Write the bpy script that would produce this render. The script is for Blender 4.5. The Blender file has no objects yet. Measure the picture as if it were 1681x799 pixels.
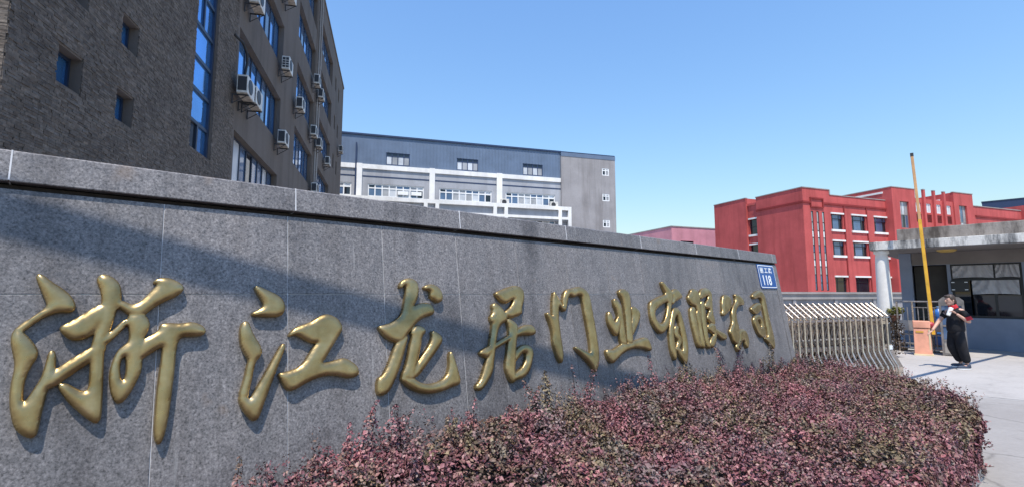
import bpy, bmesh, math, random
import numpy as np
from mathutils import Vector, Matrix

random.seed(7)
rng = np.random.default_rng(7)
S = bpy.context.scene
COL = S.collection

# ------------------------------------------------------------------ camera
F_PX, W_PX = 800.0, 1681.0
PITCH = math.atan(83.0 / 800.0)
cam = bpy.data.cameras.new('camera')
cam.sensor_width = 36.0
cam.lens = F_PX / W_PX * 36.0
cam.clip_start, cam.clip_end = 0.05, 9000.0
cam_o = bpy.data.objects.new('camera', cam)
COL.objects.link(cam_o)
cam_o.location = (0, 0, 1.6)
cam_o.rotation_euler = (math.pi / 2 + PITCH, 0, 0)
S.camera = cam_o

# ------------------------------------------------------------------ light
LIGHT = Vector((0.03, 0.96, -2.16)).normalized()          # the way sunlight travels
SUN_EL = math.asin(-LIGHT.z)
SUN_AZ = math.atan2(-LIGHT.x, -LIGHT.y)                   # clockwise from +Y
world = bpy.data.worlds.new('World')
S.world = world
world.use_nodes = True
wn = world.node_tree
wn.nodes.clear()
sky = wn.nodes.new('ShaderNodeTexSky')
sky.sky_type = 'NISHITA'
sky.sun_disc = False
sky.sun_elevation = SUN_EL
sky.sun_rotation = SUN_AZ
sky.altitude = 0.0
sky.air_density = 2.3
sky.dust_density = 0.0
sky.ozone_density = 5.0
bg = wn.nodes.new('ShaderNodeBackground')
bg.inputs['Strength'].default_value = 0.136
wo = wn.nodes.new('ShaderNodeOutputWorld')
tint = wn.nodes.new('ShaderNodeMix'); tint.data_type = 'RGBA'; tint.blend_type = 'MULTIPLY'; tint.inputs[0].default_value = 1.0
tint.inputs[7].default_value = (0.74, 0.915, 1.23, 1)                      # the clear blue of the photograph's sky
wn.links.new(sky.outputs[0], tint.inputs[6]); wn.links.new(tint.outputs[2], bg.inputs[0])
wn.links.new(bg.outputs[0], wo.inputs[0])
sun = bpy.data.lights.new('sun', 'SUN')
sun.energy = 5.0
sun.angle = math.radians(0.42)
sun.color = (1.0, 0.92, 0.80)
sun_o = bpy.data.objects.new('sun', sun)
COL.objects.link(sun_o)
sun_o.location = (-5, -20, 40)
sun_o.rotation_euler = LIGHT.to_track_quat('-Z', 'Y').to_euler()

vs = S.view_settings
vs.view_transform = 'Standard'
vs.look = 'None'
vs.exposure = 0.25
vs.gamma = 1.0
vs.use_curve_mapping = False
S.cycles.max_bounces = 6

# ------------------------------------------------------------------ materials
def lin(r, g, b):
    f = lambda c: ((c / 255.0 + 0.055) / 1.055) ** 2.4 if c > 10 else c / 255.0 / 12.92
    return (f(r), f(g), f(b))

class Mat:
    """small node-tree writer"""
    def __init__(s, name, rough=0.6, metal=0.0, spec=0.5):
        s.m = bpy.data.materials.new(name)
        s.m.use_nodes = True
        s.t = s.m.node_tree
        s.b = s.t.nodes['Principled BSDF']
        s.b.inputs['Roughness'].default_value = rough
        s.b.inputs['Metallic'].default_value = metal
        s.b.inputs['Specular IOR Level'].default_value = spec
    def n(s, kind, **kw):
        x = s.t.nodes.new(kind)
        for k, v in kw.items():
            if k.startswith('i_'):
                key = k[2:].replace('_', ' ')
                x.inputs[key].default_value = v
            else:
                setattr(x, k, v)
        return x
    def l(s, a, b): s.t.links.new(a, b)
    def coord(s, kind='Object', scale=(1, 1, 1), rot=(0, 0, 0)):
        c = s.n('ShaderNodeTexCoord'); m = s.n('ShaderNodeMapping')
        m.inputs['Scale'].default_value = scale
        m.inputs['Rotation'].default_value = rot
        s.l(c.outputs[kind], m.inputs[0])
        return m.outputs[0]
    def pos(s, scale=(1, 1, 1)):
        g = s.n('ShaderNodeNewGeometry'); m = s.n('ShaderNodeMapping')
        m.inputs['Scale'].default_value = scale
        s.l(g.outputs['Position'], m.inputs[0])
        return m.outputs[0]
    def noise(s, vec, scale, detail=4, rough=0.55):
        x = s.n('ShaderNodeTexNoise')
        x.inputs['Scale'].default_value = scale
        x.inputs['Detail'].default_value = detail
        x.inputs['Roughness'].default_value = rough
        s.l(vec, x.inputs['Vector'])
        return x.outputs['Fac']
    def ramp(s, fac, stops):
        r = s.n('ShaderNodeValToRGB')
        e = r.color_ramp.elements
        while len(e) > 1: e.remove(e[0])
        e[0].position = stops[0][0]; e[0].color = (*stops[0][1], 1)
        for p, c in stops[1:]:
            q = e.new(p); q.color = (*c, 1)
        s.l(fac, r.inputs[0])
        return r.outputs[0]
    def mix(s, fac, a, b, mode='MIX'):
        x = s.n('ShaderNodeMix', data_type='RGBA', blend_type=mode)
        for sock, v in ((x.inputs[0], fac), (x.inputs[6], a), (x.inputs[7], b)):
            if isinstance(v, (int, float)): sock.default_value = v
            elif isinstance(v, tuple): sock.default_value = (*v, 1)
            else: s.l(v, sock)
        return x.outputs[2]
    def base(s, c):
        if isinstance(c, tuple): s.b.inputs['Base Color'].default_value = (*c, 1)
        else: s.l(c, s.b.inputs['Base Color'])
        return s
    def bump(s, h, strength=0.3, dist=0.01):
        x = s.n('ShaderNodeBump')
        x.inputs['Strength'].default_value = strength
        x.inputs['Distance'].default_value = dist
        s.l(h, x.inputs['Height'])
        s.l(x.outputs[0], s.b.inputs['Normal'])
        return s
    def rough(s, v): s.l(v, s.b.inputs['Roughness']); return s

def g3(v): return (v, v, v)

def plain(name, col, rough=0.6, metal=0.0, var=0.12, scale=3.0, bump=0.0, spec=0.5, bscale=40):
    """one paint or metal with a little unevenness and dirt"""
    m = Mat(name, rough, metal, spec)
    p = m.pos()
    a = m.noise(p, scale, 5, 0.6)
    lo = tuple(c * (1 - var * 1.6) for c in col); hi = tuple(min(1, c * (1 + var)) for c in col)
    m.base(m.ramp(a, [(0.3, lo), (0.7, hi)]))
    if bump: m.bump(m.noise(p, bscale, 3), bump, 0.01)
    return m.m

M = {}
def granite(name, tint=1.0):
    m = Mat(name, 0.62, 0, 0.5)
    p = m.pos()
    fine = m.noise(p, 82, 3, 0.75)
    mid = m.noise(p, 26, 3, 0.6)
    base = m.ramp(fine, [(0.30, (0.045, 0.043, 0.045)), (0.43, (0.205 * tint, 0.195 * tint, 0.20 * tint)),
                         (0.56, (0.31 * tint, 0.295 * tint, 0.30 * tint)), (0.72, (0.32, 0.305, 0.31))])
    base = m.mix(0.5, base, m.ramp(mid, [(0.3, g3(0.62)), (0.7, g3(1.25))]), 'MULTIPLY')
    big = m.noise(m.pos((1.2, 1.2, 0.55)), 1.6, 6, 0.65)                       # weather stains
    base = m.mix(0.85, base, m.ramp(big, [(0.32, (0.52, 0.51, 0.52)), (0.47, (1.0, 1.0, 1.0)), (0.75, (1.12, 1.08, 1.04))]), 'MULTIPLY')
    streak = m.noise(m.pos((9, 9, 0.6)), 1.0, 4, 0.6)
    base = m.mix(0.5, base, m.ramp(streak, [(0.36, (0.66, 0.64, 0.63)), (0.5, g3(1.0))]), 'MULTIPLY')
    rust = m.noise(p, 4.3, 3, 0.5)
    base = m.mix(m.ramp(rust, [(0.70, g3(0)), (0.80, g3(0.35))]), base, (0.22, 0.15, 0.10))
    drip = m.noise(m.coord('Object', (14, 3, 0.9)), 1.0, 5, 0.7)
    base = m.mix(0.55, base, m.ramp(drip, [(0.60, g3(1.0)), (0.70, (0.62, 0.60, 0.58))]), 'MULTIPLY')
    pale = m.noise(m.coord('Object', (20, 3, 1.3)), 1.0, 3, 0.6)
    base = m.mix(m.ramp(pale, [(0.66, g3(0)), (0.74, g3(0.30))]), base, (0.42, 0.41, 0.41))
    oi = m.n('ShaderNodeObjectInfo')
    base = m.mix(1.0, base, m.ramp(oi.outputs['Random'], [(0, g3(0.86)), (1, (1.10, 1.09, 1.08))]), 'MULTIPLY')
    m.base(base)
    m.bump(fine, 0.14, 0.004)
    m.rough(m.ramp(mid, [(0.3, g3(0.42)), (0.7, g3(0.62))]))
    return m.m
M['granite'] = granite('granite', 0.66)
M['coping'] = granite('coping_granite', 0.68)
M['mortar'] = plain('pale_caulk', (0.62, 0.62, 0.64), 0.8, var=0.25, scale=6)

def gold():
    m = Mat('brass_leaf', 0.35, 0.78, 0.5)
    p = m.pos()
    a = m.noise(p, 9, 4, 0.6)
    c = m.ramp(a, [(0.3, (0.27, 0.19, 0.080)), (0.6, (0.385, 0.285, 0.135)), (0.8, (0.46, 0.365, 0.205))])
    m.base(c)
    m.rough(m.ramp(m.noise(p, 30, 4), [(0.3, g3(0.26)), (0.7, g3(0.42))]))
    m.bump(m.noise(p, 14, 3), 0.12, 0.01)
    return m.m
M['gold'] = gold()

def split_stone():
    m = Mat('split_stone', 0.85, 0, 0.3)
    p = m.coord('Object')
    isl = m.n('ShaderNodeNewGeometry').outputs['Random Per Island']
    c = m.ramp(isl, [(0.0, (0.100, 0.081, 0.068)), (0.35, (0.122, 0.101, 0.086)), (0.75, (0.148, 0.124, 0.106)), (1.0, (0.178, 0.150, 0.128))])
    c = m.mix(0.7, c, m.ramp(m.noise(p, 14, 5), [(0.3, g3(0.6)), (0.7, g3(1.25))]), 'MULTIPLY')
    c = m.mix(0.8, c, m.ramp(m.noise(p, 1.1, 6, 0.7), [(0.32, (0.66, 0.64, 0.64)), (0.5, g3(1.0)), (0.68, (1.2, 1.15, 1.1))]), 'MULTIPLY')
    m.base(c); m.bump(m.noise(p, 30, 5), 0.8, 0.02)
    return m.m
M['stone'] = split_stone()

def render_wall(name, col, stain=0.5, bump=0.25):
    m = Mat(name, 0.85, 0, 0.25)
    p = m.coord('Object')
    a = m.noise(p, 0.35, 6, 0.6)
    s_ = m.noise(m.coord('Object', (1.1, 1.1, 0.10)), 1.0, 5, 0.65)
    c = m.ramp(a, [(0.3, tuple(x * 0.82 for x in col)), (0.7, tuple(min(1, x * 1.12) for x in col))])
    c = m.mix(stain, c, m.ramp(s_, [(0.34, (0.62, 0.60, 0.58)), (0.52, g3(1.0))]), 'MULTIPLY')
    c = m.mix(0.4, c, m.ramp(m.noise(p, 9, 4), [(0.3, g3(0.85)), (0.7, g3(1.1))]), 'MULTIPLY')
    m.base(c); m.bump(m.noise(p, 22, 4), bump, 0.01)
    return m.m
M['brown_render'] = render_wall('brown_grey_render', (0.142, 0.117, 0.100), 0.6)
M['grey_render'] = render_wall('pale_grey_render', (0.36, 0.37, 0.40), 0.35)
M['tower_render'] = render_wall('stained_grey_render', (0.31, 0.295, 0.30), 0.55)
M['red'] = render_wall('red_paint_render', (0.48, 0.092, 0.088), 0.55)
M['dark_red'] = render_wall('dark_red_paint_and_shade', (0.25, 0.035, 0.035), 0.3)
M['pink'] = render_wall('pink_paint_render', (0.56, 0.25, 0.29), 0.25)
M['white_paint'] = render_wall('white_wall_paint', (0.78, 0.77, 0.75), 0.3)
M['cap_stone'] = render_wall('weathered_cap', (0.32, 0.30, 0.29), 0.5)
M['blue_metal'] = plain('blue_steel_cladding', (0.12, 0.165, 0.245), 0.45, 0.0, 0.10, 0.6)
M['navy_metal'] = plain('navy_steel_trim', (0.018, 0.035, 0.09), 0.45, 0.0, 0.1, 0.6)
M['white_frame'] = plain('white_window_plastic', (0.78, 0.78, 0.78), 0.4, 0, 0.06)
M['dark_frame'] = plain('dark_blue_aluminium', (0.025, 0.04, 0.075), 0.4, 0.2, 0.1)
M['black_frame'] = plain('near_black_frame', (0.02, 0.02, 0.022), 0.45, 0.1, 0.1)

def glass(name, col, rough=0.03, spec=0.6, metal=0.0):
    m = Mat(name, rough, metal, spec)
    p = m.pos()
    m.base(m.ramp(m.noise(p, 0.6, 2), [(0.35, tuple(c * 0.8 for c in col)), (0.65, tuple(c * 1.15 for c in col))]))
    m.bump(m.noise(p, 0.8, 1), 0.04, 0.02)
    return m.m
M['blue_glass'] = glass('blue_mirror_glass', (0.12, 0.37, 0.80), 0.04, 0.6, 0.75)
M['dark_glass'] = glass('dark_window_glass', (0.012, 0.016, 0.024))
M['mid_glass'] = glass('bluish_window_glass', (0.075, 0.125, 0.22), 0.05, 0.9)
M['curtain_glass'] = glass('curtained_window_glass', (0.33, 0.33, 0.34), 0.12, 0.6)
M['pale_glass'] = glass('pale_blind_and_reflection', (0.55, 0.57, 0.60), 0.15, 0.6)  # blinds, and a painted reflection in the factory's lower rows

def concrete(name, lo, hi, sc=0.5, crack=0.4, bump=0.2):
    m = Mat(name, 0.88, 0, 0.25)
    p = m.pos()
    a = m.noise(p, sc, 8, 0.62)
    c = m.ramp(a, [(0.3, lo), (0.7, hi)])
    c = m.mix(0.5, c, m.ramp(m.noise(p, 18, 4, 0.7), [(0.3, g3(0.82)), (0.7, g3(1.1))]), 'MULTIPLY')
    blot = m.noise(p, 1.7, 5, 0.7)
    c = m.mix(0.6, c, m.ramp(blot, [(0.30, g3(0.72)), (0.46, g3(1.0))]), 'MULTIPLY')
    v = m.n('ShaderNodeTexVoronoi', feature='DISTANCE_TO_EDGE')
    v.inputs['Scale'].default_value = 0.33
    wv = m.n('ShaderNodeVectorMath', operation='ADD')
    nz = m.n('ShaderNodeTexNoise'); nz.inputs['Scale'].default_value = 1.1; nz.inputs['Detail'].default_value = 6
    m.l(p, nz.inputs['Vector']); m.l(p, wv.inputs[0]); m.l(nz.outputs['Color'], wv.inputs[1])
    m.l(wv.outputs[0], v.inputs['Vector'])
    c = m.mix(crack, c, m.ramp(v.outputs['Distance'], [(0.0, g3(0.45)), (0.012, g3(1.0))]), 'MULTIPLY')
    m.base(c); m.bump(m.noise(p, 60, 4, 0.7), bump, 0.008)
    return m.m
M['ground'] = concrete('yard_concrete', (0.30, 0.295, 0.29), (0.42, 0.415, 0.41))
M['pavement'] = concrete('pale_concrete', (0.335, 0.32, 0.31), (0.425, 0.405, 0.39), 0.4, 0.15)  # lighter grey concrete of the driveway apron
M['old_concrete'] = concrete('worn_concrete', (0.25, 0.235, 0.225), (0.32, 0.305, 0.295), 0.7, 0.6)

def stained_parapet():
    m = Mat('grimy_parapet', 0.88, 0, 0.25)
    p = m.coord('Object')
    a = m.noise(p, 1.1, 6, 0.65)
    c = m.ramp(a, [(0.3, (0.20, 0.175, 0.16)), (0.7, (0.34, 0.31, 0.285))])
    st = m.noise(m.coord('Object', (3.2, 3.2, 0.7)), 1.0, 6, 0.7)
    c = m.mix(0.9, c, m.ramp(st, [(0.36, (0.30, 0.28, 0.27)), (0.54, g3(1.0))]), 'MULTIPLY')
    m.base(c); m.bump(m.noise(p, 18, 5), 0.4, 0.02)
    return m.m

def stained_slab():
    m = Mat('stained_concrete_slab', 0.85, 0, 0.25)
    p = m.coord('Object')
    st = m.noise(m.coord('Object', (2.0, 2.0, 0.45)), 1.0, 6, 0.68)
    c = m.ramp(st, [(0.38, (0.05, 0.05, 0.055)), (0.455, (0.26, 0.26, 0.26)), (0.54, (0.66, 0.65, 0.63))])
    c = m.mix(0.5, c, m.ramp(m.noise(p, 7, 5, 0.7), [(0.3, g3(0.75)), (0.7, g3(1.1))]), 'MULTIPLY')
    m.base(c); m.bump(m.noise(p, 20, 4), 0.3, 0.02)
    return m.m
M['slab'] = stained_slab()
M['parapet'] = stained_parapet()
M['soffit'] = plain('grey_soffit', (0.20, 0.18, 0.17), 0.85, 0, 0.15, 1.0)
M['bluegrey'] = plain('blue_grey_wall_paint', (0.21, 0.25, 0.33), 0.7, 0, 0.12, 1.5, 0.1)
M['steel'] = plain('stainless_steel', (0.56, 0.465, 0.385), 0.27, 0.75, 0.18, 12)
M['dull_steel'] = plain('dull_steel', (0.30, 0.28, 0.27), 0.45, 0.4, 0.2, 8)
M['link_metal'] = plain('grimy_link_steel', (0.13, 0.115, 0.11), 0.5, 0.4, 0.2, 8)
M['dark_metal'] = plain('dark_bracket_metal', (0.05, 0.05, 0.055), 0.5, 0.4)
M['ac_white'] = plain('off_white_casing', (0.62, 0.60, 0.56), 0.45, 0, 0.16, 7)
M['ac_grille'] = plain('black_grille', (0.03, 0.03, 0.034), 0.5)
M['ac_tray'] = plain('weathered_casing_base', (0.42, 0.36, 0.30), 0.7, 0, 0.3, 9)
M['rubber'] = plain('black_rubber', (0.02, 0.02, 0.02), 0.7)
M['yellow'] = plain('yellow_boom_paint', (0.72, 0.40, 0.035), 0.4, 0, 0.15, 4)
M['orange'] = plain('faded_salmon_paint', (0.78, 0.36, 0.24), 0.55, 0, 0.14, 5)
M['cream'] = plain('cream_trim_paint', (0.72, 0.60, 0.38), 0.5)
M['pole_top'] = plain('weathered_orange_paint', (0.60, 0.34, 0.16), 0.5)
M['crimson'] = plain('crimson_paint', (0.35, 0.02, 0.03), 0.45)
M['blue_plastic'] = plain('blue_plastic', (0.04, 0.16, 0.50), 0.35, 0, 0.1, 9)
M['pale_blue'] = plain('pale_blue_plastic', (0.25, 0.42, 0.65), 0.3)
M['board'] = plain('weathered_board', (0.36, 0.33, 0.30), 0.7, 0, 0.2, 6)
M['wood_grey'] = plain('grey_brown_metal_frame', (0.22, 0.20, 0.19), 0.5, 0.3, 0.2, 8)
M['plate_blue'] = plain('blue_enamel', (0.014, 0.078, 0.28), 0.3, 0, 0.08, 6)
M['plate_white'] = plain('white_enamel', (0.74, 0.78, 0.82), 0.4, 0, 0.04)
M['gauze'] = plain('grey_gauze_curtain', (0.42, 0.42, 0.44), 0.9, 0, 0.1, 4)
M['lamp'] = plain('yellowed_lamp_cover', (0.50, 0.34, 0.10), 0.4)
M['dark_room'] = plain('dim_interior', (0.06, 0.055, 0.05), 0.9)  # dark base colour holds the shade of unlit space
M['skin'] = plain('skin', (0.56, 0.33, 0.25), 0.5, 0, 0.06, 8)
M['hair'] = plain('dark_brown_hair', (0.045, 0.028, 0.02), 0.55, 0, 0.2, 30)
M['black_cloth'] = plain('black_cloth', (0.018, 0.018, 0.022), 0.85, 0, 0.2, 9, 0.3, 0.2)
M['red_cloth'] = plain('red_cloth', (0.52, 0.02, 0.03), 0.8, 0, 0.1, 9)
M['navy_shoe'] = plain('navy_shoe_cloth', (0.035, 0.05, 0.085), 0.7)
M['white_sole'] = plain('white_rubber_sole', (0.72, 0.72, 0.72), 0.6)
M['white_cup'] = plain('white_cup_plastic', (0.80, 0.80, 0.78), 0.35)
M['dark_fill'] = plain('dark_twig_and_shade', (0.030, 0.022, 0.018), 0.95, 0, 0.4, 14, 0.6)  # twig brown for the added cores, and the groove's shade
M['kerb'] = concrete('planter_kerb_concrete', (0.30, 0.30, 0.30), (0.44, 0.44, 0.44), 2.0, 0.2)
M['stem'] = plain('brown_twig', (0.07, 0.042, 0.032), 0.85, 0, 0.3, 20)
M['potgreen'] = plain('yellow_green_leaf', (0.20, 0.19, 0.035), 0.55, 0, 0.3, 25)
M['pot'] = plain('terracotta', (0.25, 0.09, 0.05), 0.8)
M['cable'] = plain('black_cable', (0.015, 0.015, 0.016), 0.6)
M['beam'] = plain('grey_painted_steel', (0.30, 0.31, 0.33), 0.5, 0.2)

def leaf():
    m = Mat('loropetalum_leaf', 0.55, 0, 0.35)
    p = m.pos()
    isl = m.n('ShaderNodeNewGeometry').outputs['Random Per Island']
    c = m.ramp(isl, [(0.0, (0.058, 0.024, 0.030)), (0.3, (0.125, 0.046, 0.058)), (0.6, (0.195, 0.072, 0.086)),
                     (0.85, (0.26, 0.108, 0.118)), (1.0, (0.36, 0.21, 0.20))])
    green = m.noise(p, 2.3, 4, 0.65)
    grn = m.ramp(isl, [(0.0, (0.040, 0.038, 0.024)), (0.5, (0.115, 0.102, 0.046)), (1.0, (0.23, 0.20, 0.09))])
    c = m.mix(m.ramp(green, [(0.475, g3(0)), (0.58, g3(0.8))]), c, grn)
    old = m.noise(p, 3.6, 4, 0.65)
    c = m.mix(m.ramp(old, [(0.51, g3(0)), (0.62, g3(0.7))]), c, m.ramp(isl, [(0, (0.05, 0.046, 0.048)), (1, (0.20, 0.175, 0.165))]))
    pink = m.noise(m.pos((1, 1, 0.6)), 1.9, 5, 0.7)
    c = m.mix(m.ramp(pink, [(0.54, g3(0)), (0.66, g3(0.75))]), c, m.ramp(isl, [(0, (0.19, 0.055, 0.07)), (1, (0.48, 0.18, 0.20))]))
    m.base(c)
    m.b.inputs['Subsurface Weight'].default_value = 0.0
    return m.m
M['leaf'] = leaf()
M['rear_leaf'] = plain('dark_mixed_leaf', (0.060, 0.040, 0.026), 0.8, 0, 0.5, 1.6, spec=0.15)

# ------------------------------------------------------------------ mesh helpers
class MB:
    def __init__(s): s.v = []; s.f = []; s.mi = []; s.sm = []
    def add(s, vs, fs, mi=0, smooth=False):
        o = len(s.v); s.v.extend(vs)
        for f in fs:
            s.f.append([o + i for i in f]); s.mi.append(mi); s.sm.append(smooth)
    def quad(s, a, b, c, d, mi=0): s.add([a, b, c, d], [(0, 1, 2, 3)], mi)
    def box(s, x0, x1, y0, y1, z0, z1, mi=0, mp=None):
        c = [(x, y, z) for z in (z0, z1) for y in (y0, y1) for x in (x0, x1)]
        if mp: c = [mp(*p) for p in c]
        s.add(c, [(0, 2, 3, 1), (4, 5, 7, 6), (0, 1, 5, 4), (2, 6, 7, 3), (0, 4, 6, 2), (1, 3, 7, 5)], mi)
        return s
    def bbox(s, x0, x1, y0, y1, z0, z1, b=0.01, mi=0):
        """box with chamfered edges"""
        bm = bmesh.new()
        r = bmesh.ops.create_cube(bm, size=1.0)
        for v in bm.verts:
            v.co = Vector(((x0 + x1) / 2 + v.co.x * (x1 - x0), (y0 + y1) / 2 + v.co.y * (y1 - y0), (z0 + z1) / 2 + v.co.z * (z1 - z0)))
        bmesh.ops.bevel(bm, geom=bm.edges[:], offset=b, segments=2, affect='EDGES', profile=0.6)
        bm.verts.index_update()
        s.add([tuple(v.co) for v in bm.verts], [[v.index for v in f.verts] for f in bm.faces], mi)
        bm.free(); return s
    def tube(s, pts, r, n=8, mi=0, caps=True, smooth=True, squash=None):
        pts = [Vector(p) for p in pts]
        rs = r if isinstance(r, (list, tuple)) else [r] * len(pts)
        rings = []
        up = None
        for i, p in enumerate(pts):
            d = (pts[min(i + 1, len(pts) - 1)] - pts[max(i - 1, 0)]).normalized()
            if up is None:
                up = Vector((0, 0, 1)) if abs(d.z) < 0.9 else Vector((1, 0, 0))
            a = d.cross(up).normalized(); b = a.cross(d).normalized(); up = b
            kx, ky = squash or (1, 1)
            rings.append([tuple(p + a * (rs[i] * kx * math.cos(t)) + b * (rs[i] * ky * math.sin(t)))
                          for t in [2 * math.pi * k / n for k in range(n)]])
        vs = [v for ring in rings for v in ring]
        fs = []
        for i in range(len(pts) - 1):
            for k in range(n):
                fs.append((i * n + k, i * n + (k + 1) % n, (i + 1) * n + (k + 1) % n, (i + 1) * n + k))
        s.add(vs, fs, mi, smooth)
        if caps:
            s.add(rings[0], [tuple(range(n - 1, -1, -1))], mi); s.add(rings[-1], [tuple(range(n))], mi)
        return s
    def lathe(s, prof, c=(0, 0, 0), n=16, mi=0, axis=None, smooth=True):
        """prof = [(radius, height)]"""
        vs = []; fs = []
        for r, h in prof:
            for k in range(n):
                t = 2 * math.pi * k / n
                p = Vector((r * math.cos(t), r * math.sin(t), h))
                if axis is not None: p = axis @ p
                vs.append(tuple(p + Vector(c)))
        for i in range(len(prof) - 1):
            for k in range(n):
                fs.append((i * n + k, i * n + (k + 1) % n, (i + 1) * n + (k + 1) % n, (i + 1) * n + k))
        s.add(vs, fs, mi, smooth)
        s.add(vs[:n], [tuple(range(n - 1, -1, -1))], mi); s.add(vs[-n:], [tuple(range(n))], mi)
        return s
    def ell(s, c, r, nu=14, nv=10, mi=0, rot=None):
        vs = []; fs = []
        for j in range(nv + 1):
            ph = math.pi * j / nv
            for i in range(nu):
                t = 2 * math.pi * i / nu
                p = Vector((r[0] * math.sin(ph) * math.cos(t), r[1] * math.sin(ph) * math.sin(t), r[2] * math.cos(ph)))
                if rot: p = rot @ p
                vs.append(tuple(p + Vector(c)))
        for j in range(nv):
            for i in range(nu):
                fs.append((j * nu + i, (j + 1) * nu + i, (j + 1) * nu + (i + 1) % nu, j * nu + (i + 1) % nu))
        s.add(vs, fs, mi, True); return s
    def mesh(s, name, mats):
        me = bpy.data.meshes.new(name)
        me.from_pydata([tuple(v) for v in s.v], [], s.f)
        for m in (mats if isinstance(mats, (list, tuple)) else [mats]): me.materials.append(m)
        me.polygons.foreach_set('material_index', s.mi)
        me.polygons.foreach_set('use_smooth', s.sm)
        me.update(); return me
    def build(s, name, mats, parent=None, kind=None):
        return link(name, s.mesh(name, mats), parent, kind)

def link(name, me, parent=None, kind=None):
    o = bpy.data.objects.new(name, me); COL.objects.link(o)
    if parent is not None: o.parent = parent
    if kind: o['kind'] = kind
    return o

def empty(name, label=None, cat=None, loc=(0, 0, 0), rz=0.0, group=None):
    o = bpy.data.objects.new(name, None); COL.objects.link(o)
    o.location = loc; o.rotation_euler = (0, 0, rz); o.empty_display_size = 0.2
    if label: o['label'] = label
    if cat: o['category'] = cat
    if group: o['group'] = group
    return o

def copy_tree(o, parent=None):
    c = o.copy(); COL.objects.link(c)
    if parent is not None: c.parent = parent
    for ch in list(o.children): copy_tree(ch, c)
    return c

def ident(x, y, z): return (x, y, z)

def facade(mb, x0, x1, z0, z1, holes, depth=0.15, mp=ident, mi=0, y=0.0):
    """a wall sheet at y with real openings: holes = [(x0, x1, z0, z1)], reveals go back by depth"""
    xs = sorted({x0, x1, *[v for h in holes for v in h[:2] if x0 < v < x1]})
    zs = sorted({z0, z1, *[v for h in holes for v in h[2:4] if z0 < v < z1]})
    for i in range(len(xs) - 1):
        for j in range(len(zs) - 1):
            cx_, cz_ = (xs[i] + xs[i + 1]) / 2, (zs[j] + zs[j + 1]) / 2
            if any(h[0] < cx_ < h[1] and h[2] < cz_ < h[3] for h in holes): continue
            mb.add([mp(xs[i], y, zs[j]), mp(xs[i + 1], y, zs[j]), mp(xs[i + 1], y, zs[j + 1]), mp(xs[i], y, zs[j + 1])], [(0, 1, 2, 3)], mi)
    for h in holes:
        a, b, c, d = max(h[0], x0), min(h[1], x1), max(h[2], z0), min(h[3], z1)
        dp = y + depth
        mb.add([mp(a, y, c), mp(a, dp, c), mp(a, dp, d), mp(a, y, d)], [(0, 1, 2, 3)], mi)
        mb.add([mp(b, y, c), mp(b, y, d), mp(b, dp, d), mp(b, dp, c)], [(0, 1, 2, 3)], mi)
        mb.add([mp(a, y, d), mp(a, dp, d), mp(b, dp, d), mp(b, y, d)], [(0, 1, 2, 3)], mi)
        mb.add([mp(a, y, c), mp(b, y, c), mp(b, dp, c), mp(a, dp, c)], [(0, 1, 2, 3)], mi)

def window(parent, x0, x1, z0, z1, y, cols, rows, fmat, pmats, fw=0.05, mp=ident, name='window', tilt=0.004, fd=0.06):
    """frame mesh (part) with one pane mesh per light (sub-parts); cols, rows are inner cut positions as fractions"""
    cs = [0.0] + list(cols) + [1.0]; rs_ = [0.0] + list(rows) + [1.0]
    X = [x0 + (x1 - x0) * c for c in cs]; Z = [z0 + (z1 - z0) * r for r in rs_]
    fr = MB()
    h = fw / 2
    for i, x in enumerate(X):
        a, b = (x, x + fw) if i == 0 else ((x - fw, x) if i == len(X) - 1 else (x - h, x + h))
        fr.box(a, b, y - fd / 2, y + fd / 2, z0, z1, 0, mp)
    for j, z in enumerate(Z):
        a, b = (z, z + fw) if j == 0 else ((z - fw, z) if j == len(Z) - 1 else (z - h, z + h))
        fr.box(x0 + 0.002, x1 - 0.002, y - fd / 2 + 0.003, y + fd / 2 - 0.003, a, b, 0, mp)
    w = fr.build(name, fmat, parent)
    k = 0
    for j in range(len(Z) - 1):
        for i in range(len(X) - 1):
            pm = pmats[k % len(pmats)] if isinstance(pmats, list) else pmats
            k += 1
            if pm is None: continue
            t1, t2 = random.uniform(-tilt, tilt), random.uniform(-tilt, tilt)
            p = MB()
            a, b, c, d = X[i] + h * 0.6, X[i + 1] - h * 0.6, Z[j] + h * 0.6, Z[j + 1] - h * 0.6
            def q(xx, yy, zz, mx=(a + b) / 2, mz=(c + d) / 2): return mp(xx, yy + (xx - mx) * t1 + (zz - mz) * t2, zz)
            p.box(a, b, y + 0.006, y + 0.014, c, d, 0, q)
            p.build('pane', pm, w)
    return w
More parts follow.
